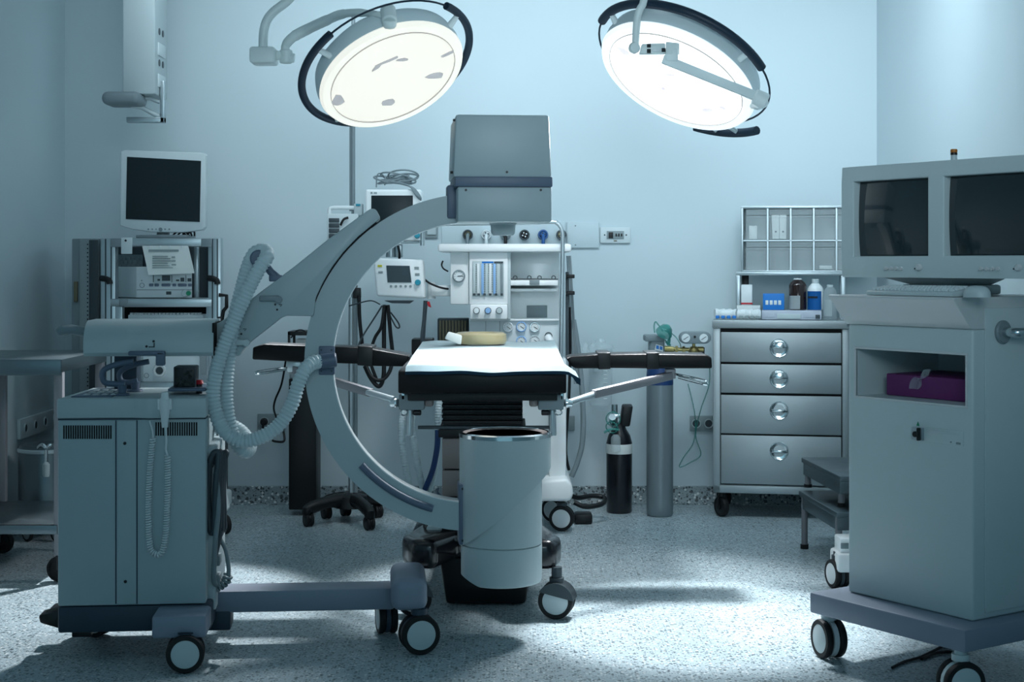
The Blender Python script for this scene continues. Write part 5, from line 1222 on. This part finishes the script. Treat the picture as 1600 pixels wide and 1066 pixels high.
m = MB(); FW.box(m, 189, 206, 371, 397, ty-.012, ty, .003); put('camera_clip', m, PLATE, tw)
m = MB(); c = W(196.5, 376, ty-.012); m.cyl(c, c-Vector((0, .003, 0)), .005, n=10); put('clip_screw', m, BLACK, tw)
m = MB(); FW.box(m, 172, 331, 386, 466, 7.46, 7.49, 0); put('back_plate', m, DKGREY, tw)
m = MB()
for j in range(3):
    for i in range(6): p = W(180+i*7+(3 if j % 2 else 0), 404+j*6, 7.30); m.cyl(p+Vector((0, .01, 0)), p, .007, n=8)
FW.box(m, 175, 222, 398, 420, 7.31, 7.32, 0); put('perforated_plate', m, MID, tw)
m = MB(); FW.box(m, 303, 309, 386, 466, 7.30, 7.34, .003); put('inner_rail', m, ALU, tw)
def device(y0, y1, xs, xf, xr, nm, lab):
    t = thing(nm, lab, 'medical device', (W((xs+xr)/2, 0, ty+.1).x, ty+.15, FW.Z(y1, ty+.05)))
    fl_, fr_2 = W(xf, 0, ty+.03).x, W(xr, 0, ty+.03).x; bl, br = W(xs, 0, ty+.25).x, fr_2-.06
    z0, z1 = FW.Z(y1, ty+.03), FW.Z(y0, ty+.03)
    m = MB(); m.hexa([(fl_, ty+.03, z0), (fr_2, ty+.03, z0), (fr_2, ty+.03, z1), (fl_, ty+.03, z1)], [(bl, ty+.25, z0), (br, ty+.25, z0), (br, ty+.25, z1), (bl, ty+.25, z1)], .004); put('case', m, PLATE, t)
    return t
yf = ty+.03
gn = device(417, 465.5, 176, 213, 300, 'generator_unit', 'white electrosurgical generator with green knob on the middle shelf of the trolley')
m = MB(); FW.box(m, 241, 299.5, 428, 446, yf-.002, yf+.004, .001); fpn = put('display_strip', m, PALE, gn)
m = MB()
for a, b, y0, y1 in ((253, 266, 430.5, 439), (246, 250, 436, 439), (275, 280, 437, 439.5), (282, 288, 434, 440), (293, 303-4, 435, 440)): FW.box(m, a, b, y0, y1, yf-.003, yf, 0)
for px in (239.5, 268.5, 290.5): FW.box(m, px-.5, px+.5, 430, 441, yf-.003, yf, 0)
put('readout', m, DKGREY, fpn)
m = MB()
for px, w in ((236.5, 3.5), (245, 3.5), (259.5, 7), (272.5, 3), (285, 7), (301-4, 3)):
    c = W(px, 445.5, yf); m.box(c.x-w*.0029, c.x+w*.0029, yf-.006, yf, c.z-.0065, c.z+.0065, .003)
put('push_key', m, CBLUE, gn)
m = MB(); FW.box(m, 213.5, 299.5, 452.5, 453.5, yf-.001, yf+.003, 0); put('front_seam', m, MID, gn)
m = MB(); FW.box(m, 259.5, 267.5, 455.5, 460.5, yf-.002, yf+.003, .001); put('socket_label', m, DKGREY, gn)
for px, rr, mt in ((290, .0165, PALE), (295.3, .011, GREENB)):
    c = W(px, 458.3, yf); m = MB(); m.lathe([(0, .014), (rr*.9, .014), (rr, .01), (rr, 0), (0, 0)], c-Vector((0, .004 if mt is GREENB else 0, 0)), (0, -1, 0), 22); put('output_socket' if mt is PALE else 'green_knob', m, mt, gn)
m = MB(); m.lathe([(.009, 0), (.0115, 0), (.0115, .002), (.009, .002)], W(222, 446, yf), (0, -1, 0), 20); c = W(221.5, 438.5, yf); m.cyl(c, c-Vector((0, .002, 0)), .003, n=8); put('symbol', m, MID, gn)
ld = device(557, 597, 190, 224, 312, 'light_source', 'white light source unit with a round chrome socket, on the lower shelf behind the levers')
m = MB(); c = W(249.5, 579, yf); m.lathe([(.0, .004), (.018, .004), (.02, .012), (.026, .012), (.03, 0), (0, 0)], c, (0, -1, 0), 26); sk = put('round_socket', m, WHITE, ld)
m = MB(); m.cyl(c-Vector((0, .004, 0)), c-Vector((0, .007, 0)), .0165, n=22); put('socket_hole', m, DKGREY, sk)
m = MB(); m.lathe([(.009, 0), (.0115, 0), (.0115, .002), (.009, .002)], W(229, 587, yf), (0, -1, 0), 20); put('symbol', m, MID, ld)
kd = thing('keyboard_tray', 'keyboard lying in the dark tray below the middle shelf of the trolley', 'keyboard', (W(258, 0, 7.1).x, 7.1, FW.Z(502, 7.02)))
m = MB(); FW.box(m, 192.5, 320.5, 499, 505, ty+.0, ty+.25, .003); put('tray', m, PALE, kd)
m = MB(); FW.box(m, 200, 318, 492, 499, ty+.03, ty+.17, .004); kbd = put('keyboard_body', m, PLATE, kd)
m = MB()
for r_ in range(3):
    for c_ in range(20): FW.box(m, 203+c_*5.6, 207.3+c_*5.6, 489.5-r_*.4, 492.5, ty+.045+r_*.035, ty+.07+r_*.035, .001, 1)
put('keys', m, WHITE, kbd)
m = MB(); FW.box(m, 190, 328, 480, 505, 7.30, 7.31, 0); put('tray_back', m, SLOT, kd)
m = MB(); FW.box(m, 180, 191, 479, 610, ty+.005, ty+.05, .003); FW.box(m, 322, 329, 479, 610, ty+.005, ty+.05, .003); put('inner_post', m, ALU, tw)
m = MB(); FW.box(m, 185, 330, 606, 790, ty+.03, ty+.45, .006); put('lower_cabinet', m, DKGREY, tw)
m = MB(); FW.box(m, 160, 349, 775, 800, ty-.02, ty+.2, .012); put('trolley_base', m, PALE, tw)
m = MB(); m.prism([W(346, 798, 7.0), W(346, 740, 7.0), W(350, 740, 7.0), W(352, 775, 7.0), W(357, 794, 7.0), W(354, 800, 7.0)], (0, .05, 0), .004); put('base_foot', m, WHITE, tw)
for px, yv in ((165, 7.08), (347, 7.08), (165, 7.2), (335, 7.2)): castor(tw, W(px, 0, yv).x, yv, .045, .02, math.radians(40), .1, DKGREY, DKGREY, gap=.014)
m = MB()
hx = [(341, 501), (347, 498), (349, 486), (354, 480), (354, 462), (342, 461)]
m.tube([W(px, py, ty-.01) for px, py in hx], .009, 10); FW.box(m, 340, 347, 495, 512, ty-.02, ty+.02, .003); put('side_handle', m, BLACK, tw)
# paper sheet in a sleeve hanging from the top shelf
pp = thing('paper_notice', 'white sheet in a clear sleeve hanging from the top shelf of the trolley', 'paper', W(262, 430, ty-.025))
m = MB(); m.prism([W(222, 384, ty-.02), W(294, 384, ty-.02), W(304, 427, ty-.032), W(232, 430, ty-.032)], (0, .002, 0)); m2 = put('sheet', m, PAPER, pp)
m = MB(); FW.box(m, 232, 279, 390, 393.5, ty-.026, ty-.021, 0)
for k in range(6): FW.box(m, 238, 262+(k % 3)*4, 400+k*3.6, 401.2+k*3.6, ty-.032, ty-.024, 0)
for k in range(3): FW.box(m, 268, 273+k, 401+k*6, 402.8+k*6, ty-.031, ty-.024, 0)
put('print', m, INK, m2)
m = MB()
for px in (234, 250, 265, 284): p = W(px, 385.5, ty-.021); m.cyl(p+Vector((0, .01, 0)), p-Vector((0, .004, 0)), .005, n=8)
put('tape', m, WHITE, pp)
# flat screen
lm = thing('flat_monitor', 'flat silver framed monitor with a dark screen on top of the trolley', 'monitor', W(255, 372, 7.2))
def bz(px, py, y): return W(px, py, y)
fpt = [(188, 237), (194, 234.5), (317, 238.5), (322, 242), (320.5, 355), (317, 359.5), (285, 363.5), (235, 363), (205, 358.5), (187, 353)]
m = MB(); m.prism(path(FW, fpt, 7.12), (0, .05, 0), .006, 3); m.box(W(215, 0, 7.17).x, W(295, 0, 7.17).x, 7.165, 7.2, FW.Z(345, 7.17), FW.Z(260, 7.17), .01); put('bezel', m, PLATE, lm)
put('screen', quad(FW, [(196.5, 342.5), (312, 347), (314, 251.5), (198.5, 245)], 7.117, .006), SCREEN, lm)
m = MB()
for px in (232, 238, 244, 258, 264.5): p = W(px, 358.3, 7.12); m.cyl(p+Vector((0, .002, 0)), p-Vector((0, .002, 0)), .004, n=10)
p = W(251, 358.7, 7.12); m.cyl(p+Vector((0, .002, 0)), p-Vector((0, .003, 0)), .009, n=14); put('menu_button', m, MID, lm)
m = MB(); m.cyl(W(255, 371, 7.19), W(255, 350, 7.19), .03, n=18); FW.box(m, 212, 292, 367, 372, 7.1, 7.3, .004); put('neck', m, MID, lm)
m = MB()
for k in range(4): m.tube([W(268+k*8, 371, 7.16), W(274+k*7, 364, 7.15), W(282+k*7, 361.5, 7.16), W(292+k*4, 369, 7.16)], .0045, 8, sub=4)
put('cable', m, BLACK, lm)
# tall cabinet left of the trolley
tc_ = thing('tall_cabinet', 'tall grey cabinet with a perforated door edge in the left rear corner', 'cabinet', (W(130, 0, 7.6).x, 7.7, 0))
put('carcass', wbox(112, 154, 373, 787+20, 7.42, 7.8, .006), MID, tc_)
put('door_edge', wbox(124, 153, 373.5, 800, 7.405, 7.43, .004), PLATEG, tc_)
m = MB()
for k in range(60): p = W(137, 382+k*6.5, 7.405); m.cyl(p+Vector((0, .002, 0)), p-Vector((0, .001, 0)), .004, n=6)
put('perforation', m, BLACK, tc_)
put('dark_door', wbox(139, 153, 375, 798, 7.400, 7.41, .002), DKGREY, tc_)
put('handle', wbox(115, 120.5, 440, 472, 7.405, 7.425, .003), OLIVE, tc_)

# ================================================================== STEEL BENCH (left edge)
bn = thing('steel_table', 'stainless steel work table with a lower shelf on castors at the left edge', 'table', (-2.0, 6.25, 0))
by0, by1 = 6.0, 6.66; zt6 = FW.Z(562, by0); bx0, bx1 = -2.29, W(96, 0, by0).x
m = MB(); m.box(bx0, bx1, by0, by1, zt6-.003, zt6, .0015); m.box(bx0, bx1, by0, by0+.003, zt6-.062, zt6, .001); m.box(bx1-.003, bx1, by0, by1, zt6-.05, zt6, .001); m.box(bx0, bx1, by1-.003, by1, zt6-.05, zt6, .001); put('tabletop', m, STEELD, bn)
zsh = FW.Z(822, by0)
m = MB(); m.box(bx0, bx1-.02, by0+.01, by1-.02, zsh-.003, zsh, .001); m.box(bx0, bx1-.02, by0+.01, by0+.03, zsh-.035, zsh, .002); put('lower_shelf', m, STEELD, bn)
for x, y in ((bx1-.035, by0+.015), (bx1-.035, by1-.05), (bx0+.02, by0+.015), (-2.215, by1-.05)):
    m = MB(); m.box(x, x+.034, y, y+.034, .1, zt6-.005, .003); put('leg', m, SATIN, bn)
    castor(bn, x+.017, y+.017, .05, .026, math.radians(75), .11, BLACK, BLACK, twin=False)
# bin with hanging fittings on the left
bi = thing('steel_bin', 'dark steel waste drum on small castors behind the work table', 'bin', (W(68, 0, 6.95).x, 6.95, 0))
cb2 = Vector((W(71, 0, 6.95).x, 6.98, 0)); m = MB()
m.lathe([(0, .11), (.125, .11), (.127, .13), (.127, FW.Z(706, 6.85)), (.12, FW.Z(699, 6.85)), (0, FW.Z(698, 6.85))], cb2, (0, 0, 1), 40); put('drum', m, STEELD, bi)
m = MB(); m.lathe([(.128, 0), (.132, .004), (.132, .016), (.128, .02)], cb2+Vector((0, 0, FW.Z(711, 6.85))), (0, 0, 1), 40); put('rim', m, ALU, bi)
m = MB(); q = W(74, 698, 6.85); m.tube([W(60, 700, 6.83), W(66, 695, 6.8), W(73, 700, 6.8), W(80, 695, 6.8), W(88, 701, 6.82)], .008, 8, sub=4); m.cyl(W(72, 703, 6.8), W(72, 722, 6.8), .008, n=10); put('tap_fitting', m, CHROME, bi)
m = MB(); m.lathe([(0, 0), (.014, 0), (.016, .01), (.016, .055), (.008, .065), (0, .065)], W(72, 745, 6.8), (0, 0, 1), 16); put('hanging_bottle', m, PALE, bi)
for a in (0.6, 2.2, 4.0, 5.4):
    castor(bi, cb2.x+.1*math.cos(a), cb2.y+.1*math.sin(a), .034, .015, .9, .115, MID, MID, twin=False)
# socket strip on the left wall
ss = thing('socket_strip', 'slim beige strip of four power sockets on the left wall', 'socket', (XL, 7.35, .47))
def lw(px): return XL*F/(px-CX)   # distance of a left wall point seen in that column
d0_, d1_ = lw(26), lw(86); zz0, zz1 = .42, .515
m = MB(); m.box(XL, XL+.018, d0_, d1_, zz0, zz1, .003); put('strip', m, PLATE, ss)
for k in range(4):
    y = d0_+(d1_-d0_)*(k+.5)/4; m = MB(); m.lathe([(0, .003), (.019, .003), (.022, .006), (.024, 0), (0, 0)], (XL+.017, y, (zz0+zz1)/2), (1, 0, 0), 22); so = put('socket', m, PALE, ss)
    m = MB(); m.cyl((XL+.0195, y, (zz0+zz1)/2), (XL+.0215, y, (zz0+zz1)/2), .017, n=18); put('socket_recess', m, DKGREY, so)

# ================================================================== CEILING PENDANT (top left)
pd = thing('supply_pendant', 'ceiling supply column with sockets and a square frame hanging top left', 'supply column', (W(225, 190, 7.2).x, 7.2, FW.Z(190, 7.2)))
m = MB(); m.hexa([W(214, 147, 7.05), W(233, 147, 7.05), W(233, -140, 7.05), W(214, -140, 7.05)], [W(222, 147, 7.4), W(250, 147, 7.4), W(250, -140, 7.4), W(222, -140, 7.4)], .006); x_ = W(216, 0, 7.1).x
m = MB(); m.box(x_-.06, x_+.09, 7.05, 7.3, FW.Z(147, 7.05), ZC, .008); put('column', m, PALE, pd)
for py in (48, 97):
    m = MB(); xk = x_+.09
    for dy in (.08, .15): m.cyl((xk-.004, 7.05+dy, FW.Z(py, 7.1)), (xk+.003, 7.05+dy, FW.Z(py, 7.1)), .016, n=16)
    put('gas_socket', m, DKGREY, pd)
    m = MB(); m.box(xk-.002, xk+.006, 7.1, 7.24, FW.Z(py+38, 7.1), FW.Z(py+18, 7.1), .003); put('socket_plate', m, PLATE, pd)
m = MB(); FW.box(m, 157, 217, 142, 163, 6.98, 7.16, .03, 4); put('handle_head', m, MID, pd)
m = MB(); x0, x1_ = W(219, 0, 7.15).x, W(258, 0, 7.15).x; zA_, zB_ = FW.Z(192, 7.15), FW.Z(127, 7.15)
m.box(x1_-.02, x1_, 7.13, 7.17, zA_, zB_, .003); m.box(x0-.06, x1_, 7.13, 7.17, zA_, zA_+.025, .003); m.box(x0+.02, x1_, 7.16, 7.19, zB_-.06, zB_-.05, .002); put('side_frame', m, ALU, pd)
m = MB(); m.tube([W(205, 165, 7.1), W(222, 168, 7.12), W(240, 178, 7.14), W(252, 183, 7.15)], .011, 10); m.tube([W(217, 154, 7.1), W(235, 154, 7.14), W(250, 160, 7.15)], .009, 10); put('linkage', m, PALE, pd)

# ================================================================== SURGICAL LAMPS
def lamp(lab, center, n, r, glass, rimm, reflm, grips, arm, seed, up=Vector((0, 0, 1)), rf=()):
    n = Vector(n).normalized(); c = Vector(center)
    t = thing('surgical_lamp', lab, 'operating lamp', c-n*.0)
    m = MB(); m.lathe([(r*.86, .004), (r*.90, .008), (r*.97, .006), (r, -.012), (r*.985, -.02), (r*.86, -.012), (r*.86, .004)], c, n, 72); put('rim', m, rimm, t)
    m = MB(); m.lathe([(r*.856, .001), (r*.860, .0095), (r*.866, .0095), (r*.870, .001)], c, n, 72); put('rim_line', m, LAMPLINE, t)
    m = MB(); m.lathe([(0, .014), (r*.4, .012), (r*.7, .008), (r*.865, .004), (r*.865, -.01), (0, -.01)], c, n, 64); gl = put('glass', m, glass, t)
    m = MB(); m.lathe([(r*.985, -.02), (r*1.0, -.05), (r*.97, -.09), (r*.8, -.135), (r*.45, -.16), (0, -.165), (0, -.15), (r*.95, -.02)], c, n, 64); put('housing', m, LAMPBODY, t)
    ax = n; u = (up-ax*up.dot(ax)).normalized(); w = u.cross(ax)    # u up on the disc, w to the right when facing the glass from below
    def on(ang, R, off): a = math.radians(ang); return c+R*(math.sin(a)*w+math.cos(a)*u)+ax*off
    for a0_, a1_, R, rr, off in grips:
        m = MB(); N = 30; m.tube([on(a0_+(a1_-a0_)*k/N, R*r, off) for k in range(N+1)], rr, 12); put('grip', m, GRIP, t)
    a0_ = min(g[0] for g in grips)
    m = MB(); R, off = grips[0][2], grips[0][4]; m.tube([on(360*k/60, R*r, off) for k in range(60)], .004, 8, closed=True); put('grip_rail', m, GRIP, t)
    for g in grips:
        for a in (g[0]+14, g[1]-14): put('grip_mount', MB().cyl(on(a, r*.98, -.045), on(a, g[2]*r, g[4]), .014, .009, 12), LAMPRIM, t)
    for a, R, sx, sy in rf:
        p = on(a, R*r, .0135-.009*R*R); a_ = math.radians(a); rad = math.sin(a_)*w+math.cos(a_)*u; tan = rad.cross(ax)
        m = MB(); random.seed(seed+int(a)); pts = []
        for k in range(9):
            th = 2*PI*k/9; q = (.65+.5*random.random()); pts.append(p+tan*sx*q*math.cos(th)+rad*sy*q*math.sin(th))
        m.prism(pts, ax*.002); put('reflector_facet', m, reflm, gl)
    return t, on
d6 = 6.0
nL = Vector((.39, -.47, -.81)); nR = Vector((-.45, -.37, -.84))
cL = W(614, 121, d6); cR = W(1056, 124, d6)
def disc_polar(px, py, c, n, off, r):
    n = n.normalized(); o = Vector((0, 0, CAMZ)); D = Vector(((px-CX)/F, 1, (HZ-py)/F)); p0 = c+n*off
    p = o+D*((p0-o).dot(n)/D.dot(n)); v = p-p0
    u = (Vector((0, 0, 1))-n*n.z).normalized(); w = u.cross(n)
    return math.degrees(math.atan2(v.dot(w), v.dot(u))), v.length/r
def grip(c, n, r, off, pts, rr):
    """grip through pixels start, middle, end"""
    A = [disc_polar(px, py, c, n, off, r) for px, py in pts]
    a0_, am_, a1_ = A[0][0], A[1][0], A[2][0]
    while am_-a0_ > 180: am_ -= 360
    while am_-a0_ < -180: am_ += 360
    while a1_-am_ > 180: a1_ -= 360
    while a1_-am_ < -180: a1_ += 360
    if a1_ < a0_: a0_, a1_ = a1_, a0_
    return (a0_, a1_, sum(q[1] for q in A)/3, rr, off)
rL, rR = .298, .3245
gL = [grip(cL, nL, rL, -.07, [(537, 64), (476, 140), (541, 204)], .0155), grip(cL, nL, rL, -.07, [(684, 22), (738, 75), (688, 160)], .0155)]
gR = [grip(cR, nR, rR, -.07, [(936, 30), (1040, 36), (1157, 105)], .018), grip(cR, nR, rR, -.07, [(1085, 196), (1140, 208), (1176, 198)], .018)]
Rm = sum(g[2] for g in gL)/2; gL = [(g[0], g[1], Rm, g[3], g[4]) for g in gL]
gR[0] = gR[0][:2]+(1.115,)+gR[0][3:]; gR[1] = gR[1][:2]+(gR[1][2]+.035,)+gR[1][3:]
pol = lambda c, n, r, pts: [disc_polar(px, py, c, n, .008, r)+(sx, sy) for px, py, sx, sy in pts]
LL, onL = lamp('round surgical lamp with a cream lit face, hanging left above the operating table', cL, nL, rL, LAMPL, LAMPRIML, REFL, gL, None, 1, rf=pol(cL, nL, rL, [(528, 158, .040, .030), (606, 159, .032, .022), (680, 117, .022, .045), (699, 84, .014, .040), (605, 94, .05, .010), (588, 104, .026, .012), (628, 92, .03, .010)]))
LR, onR = lamp('round surgical lamp with a dazzling white face crossed by a bar, hanging on the right', cR, nR, rR, LAMPR, LAMPRIMR, REFLR, gR, None, 2, rf=pol(cR, nR, rR, [(975, 80, .022, .03), (1105, 171, .03, .014), (1130, 168, .012, .02), (1048, 115, .03, .008), (1038, 137, .014, .010)]))
# yokes and arms
m = MB(); m.cyl(W(608.5, 34, 5.73), W(606, 13, 5.77), .029, n=22, bev=.006); m.lathe([(0, 0), (.028, 0), (.025, .018), (.016, .026), (0, .028)], W(608.5, 34, 5.73), (0, .1, -1), 20)
m.tube(cat_rom([W(600, 24, 5.76), W(565, 20, 5.84), (W(535, 22, 5.95)), W(510, 32, 6.08), W(480, 46, 6.22), W(458, 58, 6.24), W(447, 70, 6.26), W(446, 80, 6.26)], 5), [.013, .016, .019, .021, .022, .02, .018, .018], 12)
m.cyl(W(447, 99, 6.26), W(447, 78, 6.26), .026, n=18, bev=.004); m.cyl(W(430, 86, 6.26), W(460, 91, 6.26), .019, n=16)
FW.box(m, 389, 429, 72, 98, 6.2, 6.32, .012)
m.tube(cat_rom([W(411, 74, 6.26), W(412, 50, 6.26), W(417, 32, 6.26), W(428, 18, 6.26), W(455, -5, 6.26), (W(470, -40, 6.26))], 5), .019, 12)
p = W(470, -40, 6.26); m.tube([p, Vector((p.x, p.y, ZC))], .019, 12); put('suspension_arm', m, LAMPARM, LL)
m = MB(); q0 = W(1037, 88, 5.72); q1 = W(1178, 152, 5.86)
m.tube([W(1012, -60, 5.72), W(1006, 0, 5.72), (W(1000, 14, 5.72)), W(996, 28, 5.72), W(994, 50, 5.72), W(993, 72, 5.72)], .014, 12, sub=4)
p = W(1012, -60, 5.72); m.tube([p, Vector((p.x, p.y, ZC))], .014, 12)
m.lathe([(0, -.02), (.018, -.018), (.0225, 0), (.018, .018), (0, .02)], W(991, 75, 5.70), (.2, -1, 0), 20)
put('suspension_arm', m, LAMPARM, LR)
f4 = [W(999, 84, 5.7), W(1040, 84, 5.7), W(1040, 67, 5.7), W(1003, 68, 5.7)]
m = MB(); m.hexa(f4, [v+Vector((.0, .05, 0)) for v in f4], .005); m.hexa([W(1040, 84, 5.7), W(1062, 86, 5.72), W(1062, 67, 5.72), W(1040, 65, 5.7)], [W(1040, 84, 5.76), W(1060, 86, 5.78), W(1060, 67, 5.78), W(1040, 65, 5.76)], .004); cbx = put('control_head', m, LAMPARM, LR)
for x0, y0 in ((1011, 68), (1011, 76.5), (1034, 75)): put('button', wbox(x0, x0+6, y0, y0+6, 5.694, 5.702, .001), INKD, cbx)
m = MB(); FW.box(m, 1019, 1032, 76.5, 81, 5.694, 5.702, .001); put('slider', m, WHITE, cbx)
m = MB()
a_, b_ = W(1036, 92, 5.72), W(1180, 150, 5.80); mm = flatbar(a_, b_, .036, .02, .004)
me_ = bpy.data.meshes.new('tmp'); mm.bm.to_mesh(me_); m.bm.from_mesh(me_); bpy.data.meshes.remove(me_); mm.bm.free()
FW.box(m, 1040, 1060, 76, 95, 5.71, 5.75, .004)
m.cyl(W(1178, 150, 5.80), W(1198, 159, 5.80), .030, n=20, bev=.004); m.tube([W(1192, 160, 5.8), W(1184, 163, 5.88), W(1172, 160, 5.95)], .022, 12)
put('yoke_bar', m, LAMPRIM, LR)

# ================================================================== CAMERA
cam = bpy.data.cameras.new('camera'); co = bpy.data.objects.new('camera', cam); COL.objects.link(co)
co.location = (0, 0, CAMZ); co.rotation_euler = (PI/2, 0, 0)
cam.sensor_width = 36; cam.lens = 36*F/1600; cam.shift_y = -(533-HZ)/1600; cam.clip_end = 60
SC.camera = co

# ================================================================== LIGHT
def light(name, kind, loc, energy, col, target=None, **kw):
    L = bpy.data.lights.new(name, kind); o = bpy.data.objects.new(name, L); COL.objects.link(o); o.location = loc
    L.energy = energy; L.color = col
    for k, v in kw.items(): setattr(L, k, v)
    if target is not None: o.rotation_euler = (Vector(target)-Vector(loc)).to_track_quat('-Z', 'Y').to_euler()
    return o
WHT = (.94, .97, 1.0); CYAN = (.76, .91, 1.0)
light('left_lamp_beam', 'SPOT', cL+nL.normalized()*.04, 300, WHT, (-.1, 5.9, .88), spot_size=math.radians(56), spot_blend=.5, shadow_soft_size=.10)
light('right_lamp_beam', 'SPOT', cR+nR.normalized()*.04, 380, WHT, (.66, 5.42, 0), spot_size=math.radians(40), spot_blend=.4, shadow_soft_size=.08)
light('right_lamp_spill', 'SPOT', cR+nR.normalized()*.05, 120, WHT, cR+nR, spot_size=math.radians(125), spot_blend=.6, shadow_soft_size=.2)
light('ceiling_spot_left', 'SPOT', (-.9, 7.3, 3.0), 760, WHT, (-1.5, 5.55, 0), spot_size=math.radians(30), spot_blend=.4, shadow_soft_size=.06)
light('ceiling_light_back', 'AREA', (.3, 6.2, 3.0), 37, CYAN, (.5, 8.7, 1.75), shape='RECTANGLE', size=3.8, size_y=.5, spread=math.radians(115))
light('right_wall_fill', 'AREA', (.9, 6.2, 2.95), 14, CYAN, (1.9, 6.6, 1.9), shape='RECTANGLE', size=.4, size_y=1.4, spread=math.radians(120))  # added fill, lifts the right wall and upper right corner
light('machine_fill_spot', 'SPOT', (.25, 5.75, 3.0), 130, WHT, (-.03, 7.1, .95), spot_size=math.radians(34), spot_blend=.9, shadow_soft_size=.15)  # added fill without a fixture, whitens the anaesthesia machine
light('front_wash', 'SPOT', (.5, .6, 2.6), 400, CYAN, (.7, 8, 2.75), spot_size=math.radians(60), spot_blend=1., shadow_soft_size=.9)  # added unseen fill, brightens the upper wall and fades downward
wd = bpy.data.worlds.new('room_glow'); SC.world = wd; wd.use_nodes = True
bg = wd.node_tree.nodes['Background']; bg.inputs[0].default_value = (.30, .60, .74, 1); bg.inputs[1].default_value = .98

SC.view_settings.view_transform = 'Standard'; SC.view_settings.look = 'None'
SC.view_settings.gamma = 1; SC.view_settings.exposure = 0.; SC.view_settings.use_curve_mapping = False
